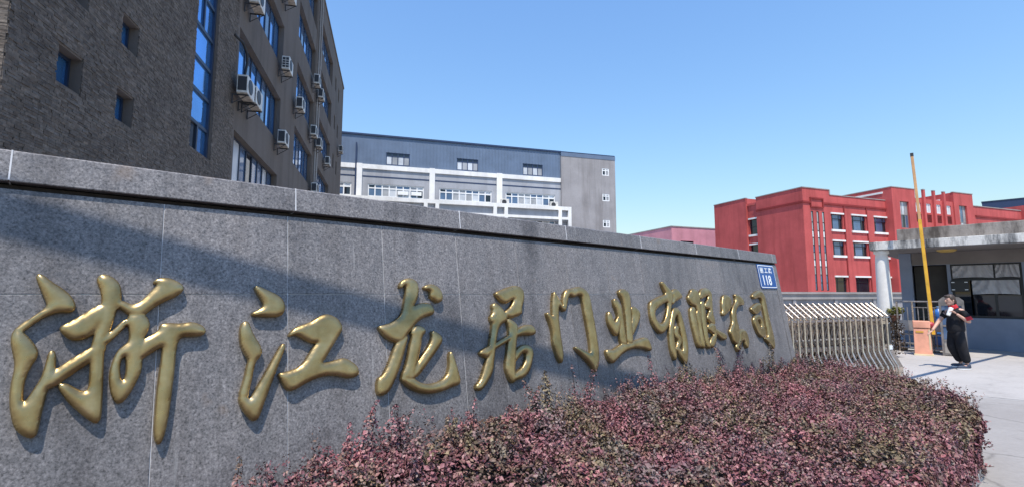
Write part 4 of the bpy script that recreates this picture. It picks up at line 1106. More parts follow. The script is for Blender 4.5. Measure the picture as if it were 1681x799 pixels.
for s_, r_, n in [(1.27, -.615, 70), (1.41, -.65, 85), (1.19, -.73, 45), (1.07, -.83, 45), (1.0, -.865, 40), (1.33, -.72, 50), (1.48, -.74, 60), (2.06, -.70, 26), (2.0, -.78, 40),
                  (2.61, -.69, 70), (2.76, -.60, 80), (2.68, -.66, 60), (2.85, -.68, 50), (3.16, -.575, 22), (3.28, -.56, 20), (3.22, -.62, 22), (4.28, -.61, 46), (4.88, -.72, 50),
                  (5.70, -.62, 60), (5.80, -.63, 70), (5.91, -.555, 70), (6.0, -.68, 50), (6.91, -.655, 65), (7.0, -.72, 50), (6.84, -.75, 40), (7.76, -.84, 50), (7.85, -.88, 36)]:
    wall_shoot(s_, r_, n, rng.uniform(.08, .2))
for _ in range(190):
    s_ = rng.uniform(.55, 8.3); wall_shoot(s_, float(rng.uniform(-.95, -.74)) - .1 * (s_ > 5.5) - .04 * (s_ < 1), int(rng.integers(24, 48)), rng.uniform(.08, .6))
P = sample_poly(500); P = P[P[:, 1] > .9]
for x, y in P: shoot(x, y, float(htop(np.array([x]), np.array([y]))[0]) - .05, rng.uniform(.10, .2), int(rng.integers(12, 24)), (rng.normal(0, .3), rng.normal(0, .3)))
# stray twigs leaning out over the pavement
for _ in range(26):
    i = rng.integers(0, len(right) - 1); f = rng.uniform(); a = np.array(right[i]) * (1 - f) + np.array(right[i + 1]) * f
    nv = np.array([.86, -.5]); z = rng.uniform(.05, .6)
    a = a - nv * .04
    L_ = rng.uniform(.05, .13); n = int(rng.integers(8, 16))
    f = rng.uniform(.2, 1, n)
    px = np.column_stack([a[0] + nv[0] * f * L_ + rng.normal(0, .01, n), a[1] + nv[1] * f * L_ + rng.normal(0, .01, n), z + f * L_ * .2 + rng.normal(0, .01, n)])
    leaves(px - HO, rng.normal(0, 1, (n, 3)) + [0, 0, .6], rng.uniform(.016, .03, n), LV, LF)
    TW.tube([(a[0] - HO[0], a[1] - HO[1], z), (a[0] + nv[0] * L_ - HO[0], a[1] + nv[1] * L_ - HO[1], z + L_ * .2)], .0025, 4, caps=False)
V = np.vstack(LV); Fc = np.vstack(LF)
me = bpy.data.meshes.new('foliage')
me.vertices.add(len(V)); me.vertices.foreach_set('co', V.ravel().astype(np.float32))
me.loops.add(len(Fc) * 3); me.loops.foreach_set('vertex_index', Fc.ravel().astype(np.int32))
me.polygons.add(len(Fc)); me.polygons.foreach_set('loop_start', (np.arange(len(Fc)) * 3).astype(np.int32)); me.polygons.foreach_set('loop_total', np.full(len(Fc), 3, np.int32))
me.update(calc_edges=True); me.validate()
me.materials.append(M['leaf'])
link('foliage', me, hedge, 'stuff')
TW.build('twig', M['stem'], hedge, 'stuff')
# dark core added inside the hedge to block light, in twig brown
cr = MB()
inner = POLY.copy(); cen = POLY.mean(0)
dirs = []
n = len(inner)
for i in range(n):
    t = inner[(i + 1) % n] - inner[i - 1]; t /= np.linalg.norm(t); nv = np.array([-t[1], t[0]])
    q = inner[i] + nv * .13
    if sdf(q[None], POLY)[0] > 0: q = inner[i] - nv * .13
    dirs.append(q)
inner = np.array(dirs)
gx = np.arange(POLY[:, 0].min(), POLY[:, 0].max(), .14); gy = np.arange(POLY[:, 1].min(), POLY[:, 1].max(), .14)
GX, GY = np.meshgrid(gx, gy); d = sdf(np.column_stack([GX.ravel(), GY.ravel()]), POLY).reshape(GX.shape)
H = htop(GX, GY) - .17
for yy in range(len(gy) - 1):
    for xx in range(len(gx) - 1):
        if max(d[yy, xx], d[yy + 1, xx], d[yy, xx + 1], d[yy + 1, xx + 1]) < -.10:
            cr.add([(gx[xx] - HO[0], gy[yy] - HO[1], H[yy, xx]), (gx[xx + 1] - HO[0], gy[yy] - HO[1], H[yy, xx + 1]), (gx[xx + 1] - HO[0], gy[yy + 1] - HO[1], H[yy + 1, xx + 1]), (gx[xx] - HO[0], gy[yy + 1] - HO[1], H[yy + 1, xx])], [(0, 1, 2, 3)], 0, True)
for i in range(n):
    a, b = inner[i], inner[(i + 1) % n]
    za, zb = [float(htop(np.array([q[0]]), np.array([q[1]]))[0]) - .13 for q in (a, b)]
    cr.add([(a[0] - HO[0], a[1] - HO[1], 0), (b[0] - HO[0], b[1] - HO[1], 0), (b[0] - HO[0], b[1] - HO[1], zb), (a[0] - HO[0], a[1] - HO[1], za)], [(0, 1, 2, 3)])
cr.build('dark_core', M['dark_fill'], hedge, 'stuff')
kb = MB()
kp = [np.array(p) for p in right] + [np.array(p) for p in front[:5]]
ctr = POLY.mean(0)
for i in range(len(kp) - 1):
    a, b = kp[i], kp[i + 1]
    t = (b - a) / np.linalg.norm(b - a); nv = np.array([-t[1], t[0]])
    if ((a - ctr) @ nv) < 0: nv = -nv
    o1, o0 = -.035, -.14
    q = [a + nv * o0, b + nv * o0, b + nv * o1, a + nv * o1]
    kb.add([(p[0], p[1], 0.002) for p in q] + [(p[0], p[1], .09) for p in q], [(4, 5, 6, 7), (0, 1, 5, 4), (1, 2, 6, 5), (2, 3, 7, 6), (3, 0, 4, 7)])
kb.build('kerb', M['kerb'], None, 'structure')

# ================================================================== FOLDING GATE
GT0 = Vector((5.21, 9.25, 0)); GDIR = Vector((2.99, 1.23, 0)); GLEN = GDIR.length; G_RZ = math.atan2(GDIR.y, GDIR.x)
gate = empty('folding_gate', 'stainless steel folding driveway gate with slanted top bars between the sign wall and the gatehouse', 'gate', GT0, G_RZ)
# local x along the gate, -y towards the road
half = [(0.0, 1.415), (-.10, 1.33), (-.30, 1.165), (-.275, 1.13), (-.275, .50), (-.31, .40), (-.42, .20), (-.435, .07)]
def frame_mesh():
    mb = MB(); r = .021
    for s_ in (1, -1):
        pts = [(0, y * s_, z) for y, z in half]
        mb.tube(pts[:3], r, 6); mb.tube(pts[3:], r, 6)
        mb.tube([(0, -.275 * s_, 1.13), (0, -.262 * s_, 1.19)], r, 6)
        mb.tube([(0, -.435 * s_, .085), (0, -.435 * s_, .012)], .03, 8)
    mb.tube([(0, -.275, .55), (0, .275, .55)], .011, 6); mb.tube([(0, -.27, 1.08), (0, .27, 1.08)], .011, 6)
    return mb.mesh('gate_frame', M['steel'])
fm = frame_mesh()
step = 0.158
NFR = 22
x_end = GLEN - .84
fx = [x_end - i * step for i in range(NFR)]
for x in fx:
    o = link('gate_frame', fm, gate); o.location = (x, 0, 0)
lks = []
for y in (-.255, .255):
    lk = MB(); lks.append(lk)
    for z0, z1 in ((.98, .62), (.62, .98), (.56, .2), (.2, .56)):
        lk.tube([(0, y, z0), (step, y, z1)], .007, 5)
    lk.box(-.012, .04, y - .03, y + .01, .955, 1.0); lk.box(-.012, .04, y - .03, y + .01, .58, .64); lk.box(-.012, .04, y - .03, y + .01, .18, .23)
lk = MB(); lk.box(-.03, step, -.012, .012, 1.385, 1.412); lks.append(lk)
lms = [q.mesh('scissor_link', M['link_metal']) for q in lks]
for x in fx[1:]:
    for lm in lms:
        o = link('scissor_link', lm, gate); o.location = (x, 0, 0)
rl = MB(); rl.tube([(fx[-1], 0, .72), (x_end, 0, .72)], .02, 8); rl.build('guide_rail', M['dull_steel'], gate)
hd = MB()
sec = [(-.13, 1.12), (.13, 1.12), (.17, .52), (.36, .16), (.36, .03), (-.36, .03), (-.36, .16), (-.17, .52)]
n = len(sec)
hd.add([(x_end + .03, y, z) for y, z in sec] + [(x_end + .30, y * .96, z * .985) for y, z in sec],
       [tuple(range(n - 1, -1, -1)), tuple(range(n, 2 * n))] + [(i, (i + 1) % n, n + (i + 1) % n, n + i) for i in range(n)])
hd_o = hd.build('end_carriage', M['steel'], gate)
q = MB(); q.box(x_end + .08, x_end + .26, -.19, -.12, .60, 1.0); q.build('dark_panel', M['ac_grille'], hd_o)
q = MB(); q.box(x_end + .16, x_end + .26, -.2, -.15, .49, .57); q.build('white_label', M['plate_white'], hd_o)
for yy in (-.3, .3):
    q = MB(); q.lathe([(.05, -.03), (.05, .03)], (x_end + .16, yy, .055), 14, 0, Matrix.Rotation(math.pi / 2, 3, 'X')); q.build('wheel', M['rubber'], hd_o)

# ================================================================== GATEHOUSE
C_D = Vector((.6945, -.7195, 0)); C_RZ = math.atan2(C_D.y, C_D.x); C_P = (10.7, 14.5)
gh = empty('gatehouse', 'flat-roofed gatehouse with a stained concrete canopy, white columns and a blue-grey lower wall', 'building', (*C_P, 0), C_RZ)
def ghw(x, y, z=0): return (C_P[0] + math.cos(C_RZ) * x - math.sin(C_RZ) * y, C_P[1] + math.sin(C_RZ) * x + math.cos(C_RZ) * y, z)
s_ = MB(); s_.bbox(-.02, 9, 0, 7.5, 2.90, 3.135, .012); s_.build('canopy_slab', M['slab'], gh)
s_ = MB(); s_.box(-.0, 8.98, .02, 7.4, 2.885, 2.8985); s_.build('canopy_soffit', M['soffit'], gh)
s_ = MB(); s_.bbox(.60, 9, .42, 7.4, 3.132, 3.50, .015); s_.build('parapet', M['parapet'], gh)
wl = MB()
facade(wl, .42, 9, 0.9, 2.884, [(.70, 1.52, .9, 2.5), (1.60, 3.10, .915, 2.5), (3.22, 5.2, .915, 2.5)], .16, y=2.0)
wl.quad((.42, 2.0, 0), (.42, 7.3, 0), (.42, 7.3, 2.884), (.42, 2.0, 2.884)); wl.quad((9, 2, 0), (9, 7.3, 0), (9, 7.3, 2.884), (9, 2, 2.884)); wl.quad((.42, 7.3, 0), (9, 7.3, 0), (9, 7.3, 2.884), (.42, 7.3, 2.884))
wl.box(.43, .69, 2.16, 2.2, 0, .9); wl.build('wall', M['bluegrey'], gh)
lw = MB(); lw.box(1.53, 9.01, 1.97, 2.15, 0, .905); lw.build('lower_wall', M['bluegrey'], gh)
lw = MB(); lw.box(.40, .70, 1.94, 2.12, 0, 2.88); lw.build('corner_pier', M['bluegrey'], gh)
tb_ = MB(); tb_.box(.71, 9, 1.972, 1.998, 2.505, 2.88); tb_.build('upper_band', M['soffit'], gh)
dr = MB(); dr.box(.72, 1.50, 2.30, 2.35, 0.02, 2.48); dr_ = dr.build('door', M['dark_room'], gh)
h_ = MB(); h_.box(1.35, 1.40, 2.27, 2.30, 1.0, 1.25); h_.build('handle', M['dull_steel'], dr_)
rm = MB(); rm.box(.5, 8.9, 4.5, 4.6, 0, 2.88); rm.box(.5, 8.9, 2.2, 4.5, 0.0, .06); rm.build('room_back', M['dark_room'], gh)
wf = MB()
for x in (1.60, 2.50, 3.04): wf.box(x, x + .06, 2.05, 2.11, .92, 2.495)
for z in (.92, 2.02, 2.44): wf.box(1.605, 3.095, 2.052, 2.108, z, z + .06)
wfo = wf.build('window', M['black_frame'], gh)
q = MB(); q.box(1.64, 2.0, 2.075, 2.082, .96, 2.03); q.build('pane', M['dark_glass'], wfo)
q = MB(); q.box(2.05, 3.06, 2.10, 2.106, .96, 1.585); q.build('pane', M['dark_glass'], wfo)
wf = MB()
for x in (3.22, 4.2, 5.14): wf.box(x, x + .06, 2.05, 2.11, .92, 2.495)
for z in (.92, 2.02, 2.44): wf.box(3.225, 5.195, 2.052, 2.108, z, z + .06)
wfo2 = wf.build('window', M['black_frame'], gh)
q = MB(); q.box(3.25, 5.16, 2.09, 2.096, .96, 2.03); q.build('pane', M['dark_glass'], wfo2)
def curtain(x0, x1, z0, z1, y, sag, seed, name='curtain'):
    r = random.Random(seed); nx, nz = 46, 14; vs = []; fs = []
    ph = r.uniform(0, 6)
    for j in range(nz + 1):
        for i in range(nx + 1):
            u, v = i / nx, j / nz
            # folds gather towards a low point in the middle
            pinch = abs(u - .5) * 2
            fold = .030 * math.sin(26 * (u - .5) * (0.55 + .8 * v) + ph + 3.0 * pinch * (1 - v)) + .012 * math.sin(57 * u + 9 * v)
            edge = sag * math.sin(math.pi * u) * (1 - v) ** 2
            vs.append((x0 + (x1 - x0) * u, y + fold, z0 + (z1 - z0) * v - edge * 0 + edge * .4))
    for j in range(nz):
        for i in range(nx): fs.append((j * (nx + 1) + i, j * (nx + 1) + i + 1, (j + 1) * (nx + 1) + i + 1, (j + 1) * (nx + 1) + i))
    mb = MB(); mb.add(vs, fs, 0, True)
    return mb.build(name, M['gauze'], gh)
curtain(1.64, 2.52, 2.08, 2.45, 2.0, .06, 1); curtain(2.56, 3.05, 2.08, 2.45, 2.0, .05, 2); curtain(2.05, 3.02, 1.60, 2.01, 2.0, .05, 3); curtain(3.26, 5.1, 2.08, 2.45, 2.0, .05, 4)
def column(x, y, label=None):
    c_ = MB(); c_.lathe([(.225, 0), (.225, .1), (.20, .14), (.195, 1.2), (.165, 2.6), (.15, 2.78), (.19, 2.80), (.19, 2.884)], (x, y, 0), 24)
    return c_.build('column', M['white_paint'], gh)
column(.22, .26); column(3.38, .26)
lp = MB(); lp.lathe([(.02, -.075), (.14, -.07), (.22, -.03), (.235, 0.0)], (1.62, 1.15, 2.883), 24); lp.build('ceiling_lamp', M['lamp'], gh)
nb = empty('notice_panel', 'dark square panel with four pale corner clips beside the curtained gatehouse window', 'notice board', ghw(1.78, 1.99, 1.85), C_RZ)
q = MB(); q.bbox(-.20, .20, -.02, .05, -.17, .17, .005); q.build('board', M['black_frame'], nb)
for dx in (-.145, .145):
    for dz in (-.11, .11):
        q = MB(); q.box(dx - .035, dx + .035, -.03, -.02, dz - .012, dz + .012); q.build('clip', M['plate_white'], nb)

# ================================================================== FENCE, BARRIER AND THINGS AT THE GATEHOUSE DOOR
F0, F1 = Vector((11.06, 14.12, 0)), Vector((11.56, 13.10, 0)); FD = F1 - F0; FL = FD.length
fence = empty('metal_fence', 'grey metal tube fence panel with a plain board across it beside the gatehouse door', 'fence', F0, math.atan2(FD.y, FD.x))
for z in (.12, .5, 1.40):
    q = MB(); q.tube([(0, 0, z), (FL, 0, z)], .022, 8); q.build('rail', M['dull_steel'], fence)
for i in range(4):
    x = FL * i / 3; q = MB(); q.tube([(x, 0, 0), (x, 0, 1.40)], .026, 8); q.build('post', M['steel'], fence)
for i in range(9):
    if i % 3 == 0: continue
    x = FL * i / 9; q = MB(); q.tube([(x, 0, .12), (x, 0, 1.24)], .014, 6); q.build('bar', M['dull_steel'], fence)
q = MB(); q.tube([(FL * .36, -.0, 1.24), (FL * .95, 0, 1.24)], .014, 6); q.build('bar', M['dull_steel'], fence)
q = MB(); q.box(.01, FL - .01, -.045, -.028, .60, .88); q.build('board', M['board'], fence)

bg_ = empty('barrier_gate', 'faded salmon barrier box with a tall yellow boom raised straight up', 'barrier', (10.92, 13.16, 0), math.radians(-38))
q = MB(); q.add([(-.18, -.17, .04), (.18, -.17, .04), (.18, .17, .04), (-.18, .17, .04), (-.165, -.15, .70), (.165, -.15, .70), (.165, .15, .70), (-.165, .15, .70)],
                [(0, 1, 5, 4), (1, 2, 6, 5), (2, 3, 7, 6), (3, 0, 4, 7), (4, 5, 6, 7), (3, 2, 1, 0)])
cb_ = q.build('cabinet', M['orange'], bg_)
q = MB(); q.bbox(-.178, .178, -.165, .165, .715, .90, .02); q.build('lid', M['orange'], bg_)
q = MB(); q.bbox(-.20, .20, -.19, .19, 0.0, .045, .006); q.build('base_plate', M['cream'], bg_)
q = MB(); q.box(.130, .163, -.1665, -.158, .08, .68); q.build('edge_strip', M['cream'], cb_)
q = MB(); q.box(-.13, .03, -.166, -.16, .60, .635); q.build('hazard_mark', M['yellow'], cb_)
q = MB(); q.lathe([(.09, 0), (.09, .07), (.06, .10)], (.165, 0, .80), 14, 0, Matrix.Rotation(math.pi / 2, 3, 'Y')); q.build('hub', M['crimson'], bg_)
q = MB(); q.bbox(.192, .266, -.04, .04, .55, 3.60, .008); bm_ = q.build('boom', M['yellow'], bg_)
q = MB(); q.bbox(.197, .261, -.034, .034, 3.6, 5.36, .008); q.build('boom_tip', M['pole_top'], bm_)
q = MB(); q.box(.193, .265, -.038, .038, 5.36, 5.45); q.build('end_cap', M['dark_metal'], bm_)
q = MB(); q.box(.2665, .270, -.035, .035, .56, 3.59); q.build('red_stripe', M['crimson'], bm_)
piv = Matrix.Translation((.23, 0, .80)) @ Matrix.Rotation(math.radians(-1.5), 4, 'Y') @ Matrix.Translation((-.23, 0, -.80))
bm_.matrix_local = piv

dc = empty('display_cabinet', 'narrow grey metal framed glass cabinet with a shaped top behind the walking person', 'cabinet', (11.50, 12.86, 0), math.radians(-42))
q = MB()
for x in (-.25, .20): q.box(x, x + .05, -.03, .28, 0, 1.36)
for z in (.02, .38, .76, 1.10, 1.31): q.box(-.199, .199, -.028, .278, z, z + .045)
q.box(-.02, .02, -.025, .0, .07, 1.31); q.build('frame', M['wood_grey'], dc)
q = MB(); ar = [(-.25, 1.362), (.25, 1.362), (.25, 1.44), (.16, 1.53), (-.16, 1.53), (-.25, 1.44)]
q.add([(x, -.03, z) for x, z in ar] + [(x, .28, z) for x, z in ar], [tuple(range(6)), tuple(range(11, 5, -1))] + [(i, (i + 1) % 6, 6 + (i + 1) % 6, 6 + i) for i in range(6)]); q.build('crest', M['wood_grey'], dc)
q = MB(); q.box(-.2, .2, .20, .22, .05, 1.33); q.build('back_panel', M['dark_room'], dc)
for z0, z1 in ((.43, .755), (.81, 1.095), (1.15, 1.305)):
    q = MB(); q.box(-.198, -.022, -.012, -.006, z0, z1); q.build('pane', M['mid_glass'], dc)
    q = MB(); q.box(.022, .198, -.012, -.006, z0, z1); q.build('pane', M['mid_glass'], dc)
q = MB(); q.box(-.198, .198, -.012, -.004, .07, .375); q.build('lower_panel', M['board'], dc)

bt = empty('water_bottle', 'large blue water bottle standing behind the yellow boom', 'water bottle', (11.92, 13.75, .80))
q = MB(); q.lathe([(.125, 0), (.135, .02), (.135, .12), (.128, .14), (.135, .16), (.135, .28), (.10, .36), (.04, .40), (.04, .45)], (0, 0, 0), 20); q.build('body', M['blue_plastic'], bt)
q = MB(); q.lathe([(.045, 0.43), (.045, .47)], (0, 0, 0), 14); q.build('cap', M['pale_blue'], bt)
st = empty('plastic_stand', 'dark blue plastic stand under the water bottle', 'stand', (11.92, 13.75, 0), math.radians(-40))
q = MB(); q.bbox(-.17, .17, -.17, .17, .74, .80, .01); q.build('top', M['dull_steel'], st)
for a in (-.15, .15):
    for b in (-.15, .15):
        q = MB(); q.box(a - .015, a + .015, b - .015, b + .015, 0, .739); q.build('leg', M['dull_steel'], st)
bc = empty('blue_crate', 'small blue plastic crate low behind the fence next to the salmon barrier box', 'crate', (11.80, 13.62, .22), math.radians(-40))
q = MB(); q.bbox(-.11, .11, -.12, .12, 0, .32, .012); q.build('body', M['blue_plastic'], bc)
q = MB(); q.bbox(-.125, .125, -.135, .135, .30, .335, .008); q.build('rim', M['blue_plastic'], bc)
ps = empty('low_bench', 'low dark bench standing behind the metal fence', 'bench', (11.62, 13.90, 0), math.radians(-55))
q = MB(); q.bbox(-.6, .6, -.2, .2, .18, .22, .01); q.build('seat', M['wood_grey'], ps)
for a in (-.5, .5):
    q = MB(); q.box(a - .03, a + .03, -.18, .18, 0, .179); q.build('leg', M['dark_metal'], ps)
pot = empty('potted_plant', 'potted plant with yellow-green leaves on a stand by the white column', 'plant', (11.14, 14.33, 0))
q = MB(); q.lathe([(.10, .80), (.14, .98), (.15, 1.0), (.12, .995)], (0, 0, 0), 16); q.build('pot', M['pot'], pot)
q = MB(); q.box(-.15, .15, -.15, .15, .76, .80)
for a in (-.13, .13):
    for b in (-.13, .13): q.box(a - .012, a + .012, b - .012, b + .012, 0, .76)
q.build('stand', M['dark_metal'], pot)
lv_, lf_ = [], []
n = 420
pp = rng.normal(0, 1, (n, 3)); pp /= np.linalg.norm(pp, axis=1)[:, None]; pp *= rng.uniform(.5, 1, (n, 1)) * np.array([.24, .24, .13]); pp[:, 2] += 1.13
leaves(pp, rng.normal(0, .6, (n, 3)) + [0, 0, .7], rng.uniform(.05, .09, n), lv_, lf_)
mb = MB(); mb.add([tuple(v) for v in np.vstack(lv_)], [tuple(f) for f in np.vstack(lf_)]); mb.build('foliage', M['potgreen'], pot, 'stuff')

# ================================================================== WALKING PERSON
PF = Vector((9.70, 10.73, 0.004))
person = empty('person', 'person in black with a red collar walking and drinking from a white cup', 'person', PF)
# x runs along the picture's right, so the person walks towards -x; y away from the camera
def skin_mesh(name, nodes, edges, mat, levels=2, root=0):
    me = bpy.data.meshes.new(name)
    me.from_pydata([n_[0] for n_ in nodes], edges, [])
    o = bpy.data.objects.new(name, me); COL.objects.link(o)
    sk = o.modifiers.new('skin', 'SKIN'); sk.use_smooth_shade = True; sk.branch_smoothing = 0.6
    for i, n_ in enumerate(nodes):
        r = n_[1]; me.skin_vertices[0].data[i].radius = (r, r) if not isinstance(r, tuple) else r
        me.skin_vertices[0].data[i].use_root = (i == root)
    sb = o.modifiers.new('subdiv', 'SUBSURF'); sb.levels = levels; sb.render_levels = levels
    bpy.context.view_layer.update()
    m2 = bpy.data.meshes.new_from_object(o.evaluated_get(bpy.context.evaluated_depsgraph_get()))
    bpy.data.objects.remove(o); bpy.data.meshes.remove(me)
    m2.name = name
    m2.materials.clear(); m2.materials.append(mat)
    for p in m2.polygons: p.use_smooth = True
    return m2
J = {'pelvis': (-.05, 0, .84), 'waist': (-.045, 0, .96), 'chest': (-.03, 0, 1.12), 'uchest': (-.035, 0, 1.24), 'neck': (-.075, 0, 1.325), 'nape': (-.10, 0, 1.385),
     'hipN': (-.05, -.09, .80), 'kneeN': (-.045, -.10, .45), 'ankN': (.045, -.10, .095), 'ballN': (-.07, -.10, .045),
     'hipF': (-.05, .09, .80), 'kneeF': (-.09, .09, .46), 'ankF': (.085, .09, .12), 'ballF': (-.0, .09, .05),
     'shN': (-.02, -.17, 1.245), 'elN': (.045, -.245, .99), 'wrN': (-.165, -.175, 1.185),
     'shF': (-.05, .17, 1.235), 'elF': (-.22, .22, 1.00), 'wrF': (-.41, .185, .80)}
keys = list(J)
R_ = dict(pelvis=.10, waist=.105, chest=.11, uchest=.09, neck=.050, nape=.055, hipN=.065, kneeN=.045, ankN=.036, ballN=.030, hipF=.065, kneeF=.045, ankF=.036, ballF=.030,
          shN=.055, elN=.042, wrN=.026, shF=.055, elF=.042, wrF=.026)
E_ = [('pelvis', 'waist'), ('waist', 'chest'), ('chest', 'uchest'), ('uchest', 'neck'), ('neck', 'nape'), ('pelvis', 'hipN'), ('hipN', 'kneeN'), ('kneeN', 'ankN'), ('ankN', 'ballN'),
      ('pelvis', 'hipF'), ('hipF', 'kneeF'), ('kneeF', 'ankF'), ('ankF', 'ballF'), ('uchest', 'shN'), ('shN', 'elN'), ('elN', 'wrN'), ('uchest', 'shF'), ('shF', 'elF'), ('elF', 'wrF')]
body = link('body', skin_mesh('body', [(J[k], R_[k]) for k in keys], [(keys.index(a), keys.index(b)) for a, b in E_], M['skin']), person)
# head with a face, turned towards -x and tipped down a little
HM = Matrix.Translation((-.125, 0, 1.475)) @ Matrix.Rotation(math.radians(-8), 4, 'Y')
def hp(*p): return tuple(HM @ Vector(p))
hd = MB(); hd.ell((0, 0, 0), (.092, .073, .112), 20, 16); hd.ell((-.035, 0, -.060), (.055, .050, .055), 14, 10)
hd.ell((-.095, 0, -.012), (.020, .013, .022), 10, 8)
for sy in (-1, 1): hd.ell((.010, .073 * sy, -.010), (.018, .010, .030), 10, 8)
hd.v = [hp(*v) for v in hd.v]
head = hd.build('head', M['skin'], person)
for sy in (-1, 1):
    q = MB(); q.ell((-.079, .030 * sy, .012), (.010, .012, .008), 8, 6); q.v = [hp(*v) for v in q.v]; q.build('eye', M['hair'], head)
q = MB(); q.ell((-.083, 0, -.052), (.010, .022, .006), 8, 6); q.v = [hp(*v) for v in q.v]; q.build('mouth', M['crimson'], head)
hr = MB(); hr.ell((.020, 0, .022), (.094, .084, .108), 20, 14)
hr.ell((.075, 0, -.045), (.045, .062, .085), 14, 10); hr.ell((-.045, 0, .085), (.05, .062, .035), 12, 8)
hr.v = [hp(*v) for v in hr.v]; hr.build('hair', M['hair'], person)
# clothes
tr = [((-.05, 0, .87), .140), ((-.05, 0, .78), .145), ((-.052, -.082, .70), .112), ((-.045, -.10, .45), .098), ((.042, -.10, .12), .082),
      ((-.05, .082, .70), .112), ((-.088, .09, .46), .098), ((.08, .09, .14), .080)]
link('trousers', skin_mesh('trousers', tr, [(0, 1), (1, 2), (2, 3), (3, 4), (1, 5), (5, 6), (6, 7)], M['black_cloth']), person)
sh = [((-.05, 0, .74), .170), ((-.05, 0, .88), .165), ((-.05, 0, 1.0), .160), ((-.04, 0, 1.14), .158), ((-.045, 0, 1.25), .125), ((-.07, 0, 1.31), .065),
      ((-.02, -.165, 1.245), .075), ((.030, -.225, 1.075), .066), ((-.05, .165, 1.235), .075), ((-.165, .21, 1.07), .062)]
link('shirt', skin_mesh('shirt', sh, [(0, 1), (1, 2), (2, 3), (3, 4), (4, 5), (4, 6), (6, 7), (4, 8), (8, 9)], M['black_cloth']), person)
q = MB(); q.tube([(-.055, 0, 1.30), (-.075, 0, 1.345), (-.085, 0, 1.375)], [.085, .078, .068], 16, caps=False); q.tube([(-.10, 0, 1.30), (-.12, 0, 1.255), (-.135, 0, 1.23)], [.06, .045, .02], 12)
q.build('collar', M['red_cloth'], person)
for a, b in (((.016, -.212, 1.115), (.036, -.232, 1.045)),):
    q = MB(); q.tube([a, b], [.071, .074], 14); q.build('sleeve_cuff', M['red_cloth'], person)
for (x, y, z, tilt) in ((.045, -.10, .0, 0), (.085, .09, .012, 6)):
    mt_ = Matrix.Translation((x, y, z)) @ Matrix.Rotation(math.radians(tilt), 4, 'Y')
    q = MB(); q.ell((-.085, 0, .045), (.155, .050, .042), 16, 10); q.ell((.0, 0, .075), (.062, .046, .055), 14, 8); q.v = [tuple(mt_ @ Vector((v[0], v[1], max(v[2], .018)))) for v in q.v]
    so = q.build('shoe', M['navy_shoe'], person)
    q = MB(); q.ell((-.085, 0, .012), (.162, .055, .022), 18, 8); q.v = [tuple(mt_ @ Vector((v[0], v[1], max(v[2], .0)))) for v in q.v]; q.build('sole', M['white_sole'], so)
def hand(wrist, dirv, palm_n, curl):
    """palm with four fingers of unequal length and a thumb from its side; curl bends the fingers towards palm_n"""
    d = Vector(dirv).normalized(); nrm = Vector(palm_n); nrm = (nrm - d * nrm.dot(d)).normalized(); side = d.cross(nrm)
    w_ = Vector(wrist); mb = MB()
    rot = Matrix((d, side, nrm)).transposed()
    mb.ell(w_ + d * .045, (.052, .040, .016), 14, 8, 0, rot)
    for k, ln in enumerate((.066, .076, .071, .056)):
        base = w_ + d * .085 + side * (-.027 + .018 * k)
        pts = [base - d * .02]; dirf = d.copy()
        p = base.copy()
        for sgm in (.42, .33, .25):
            pts.append(p.copy()); c_, s2 = math.cos(curl), math.sin(curl)
            nd = dirf * c_ + nrm * s2; nrm2 = nrm
            dirf = nd.normalized(); p = p + dirf * ln * sgm
        pts.append(p)
        mb.tube([tuple(x) for x in pts], [.0085, .009, .0082, .0075, .006], 8)
    t0 = w_ + d * .03 - side * .032
    mb.tube([tuple(t0), tuple(t0 + d * .028 - side * .018 + nrm * .012), tuple(t0 + d * .055 - side * .016 + nrm * .028)], [.011, .010, .007], 8)
    return mb
hand((-.165, -.175, 1.185), (-.55, .35, .60), (-.55, .25, -.6), .75).build('hand', M['skin'], person)
hand((-.41, .185, .80), (-.80, -.05, -.45), (.3, -.2, -.8), .30).build('hand', M['skin'], person)
cup = empty('drink_cup', 'white drink cup held up to the mouth of the walking person', 'cup', PF + Vector((-.245, -.105, 1.225)))
cup.rotation_euler = (0, math.radians(28), 0)
q = MB(); q.lathe([(.034, -.085), (.036, -.08), (.041, .07), (.041, .075)], (0, 0, 0), 18); q.build('body', M['white_cup'], cup)
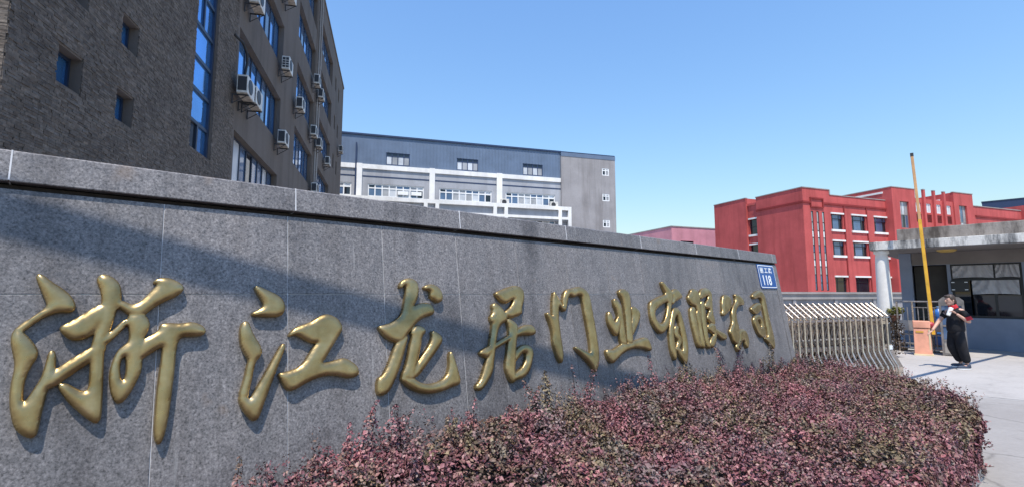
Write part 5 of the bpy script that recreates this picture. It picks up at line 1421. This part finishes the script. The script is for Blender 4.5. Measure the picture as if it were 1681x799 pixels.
q = MB(); q.lathe([(.044, .075), (.044, .086), (.038, .094)], (0, 0, 0), 18); q.build('lid', M['white_cup'], cup)

# ================================================================== overhead beam that crosses the entrance above the frame
BD = Vector((.835, .550, 0)).normalized()
BH = 6.45

rh = empty('rear_shrub', 'dark brownish shrub bed just behind the folding gate', 'shrub', (8.3, 12.35, 0))
lv_, lf_ = [], []
n = 20000
u_ = rng.uniform(-1.85, 1.75, n); w_ = rng.uniform(-.42, .42, n); z_ = rng.uniform(.03, 1, n) ** .7 * (1.0 + .06 * np.sin(u_ * 5) + .05 * np.sin(u_ * 11 + 1)) * (1 - .25 * np.abs(w_ / .42) ** 3)
pp = np.column_stack([u_ * .92 - w_ * .38, u_ * .38 + w_ * .92, z_])
leaves(pp, rng.normal(0, .8, (n, 3)) + [0, -.3, .7], rng.uniform(.035, .06, n), lv_, lf_)
mb = MB(); mb.add([tuple(v) for v in np.vstack(lv_)], [tuple(f) for f in np.vstack(lf_)]); mb.build('foliage', M['rear_leaf'], rh, 'stuff')
mb = MB(); mb.ell((-.05, 0, .42), (1.72, .30, .44), 28, 12, 0, Matrix.Rotation(math.radians(22.4), 3, 'Z')); mb.build('dark_core', M['dark_fill'], rh, 'stuff')  # dark core added so no bright ground shows between the leaves
mb = MB()
for k in range(24):
    u = -1.7 + k * .146; a = random.uniform(-.2, .2)
    mb.tube([(u * .92 - a * .38, u * .38 + a * .92, 0), (u * .92 - a * .38 + random.uniform(-.1, .1), u * .38 + a * .92, .8)], [.012, .004], 5)
mb.build('twig', M['stem'], rh, 'stuff')
w1 = Vector((.248, 4.246, 1.098))
bp_ = w1 - LIGHT * ((BH - 1.056) / -LIGHT.z)
ovb = empty('overhead_pipe', 'slim grey steel pipe carried high across the entrance on two posts', 'pipe', (bp_.x, bp_.y, 0), math.atan2(BD.y, BD.x))
q = MB(); q.tube([(-4.2, 0, BH), (21, 0, BH)], (.056), 12); q.build('pipe', M['beam'], ovb)
for x in (-4.0, 20.8):
    q = MB(); q.tube([(x, 0, 0), (x, 0, BH - .052)], .07, 12); q.build('post', M['beam'], ovb)
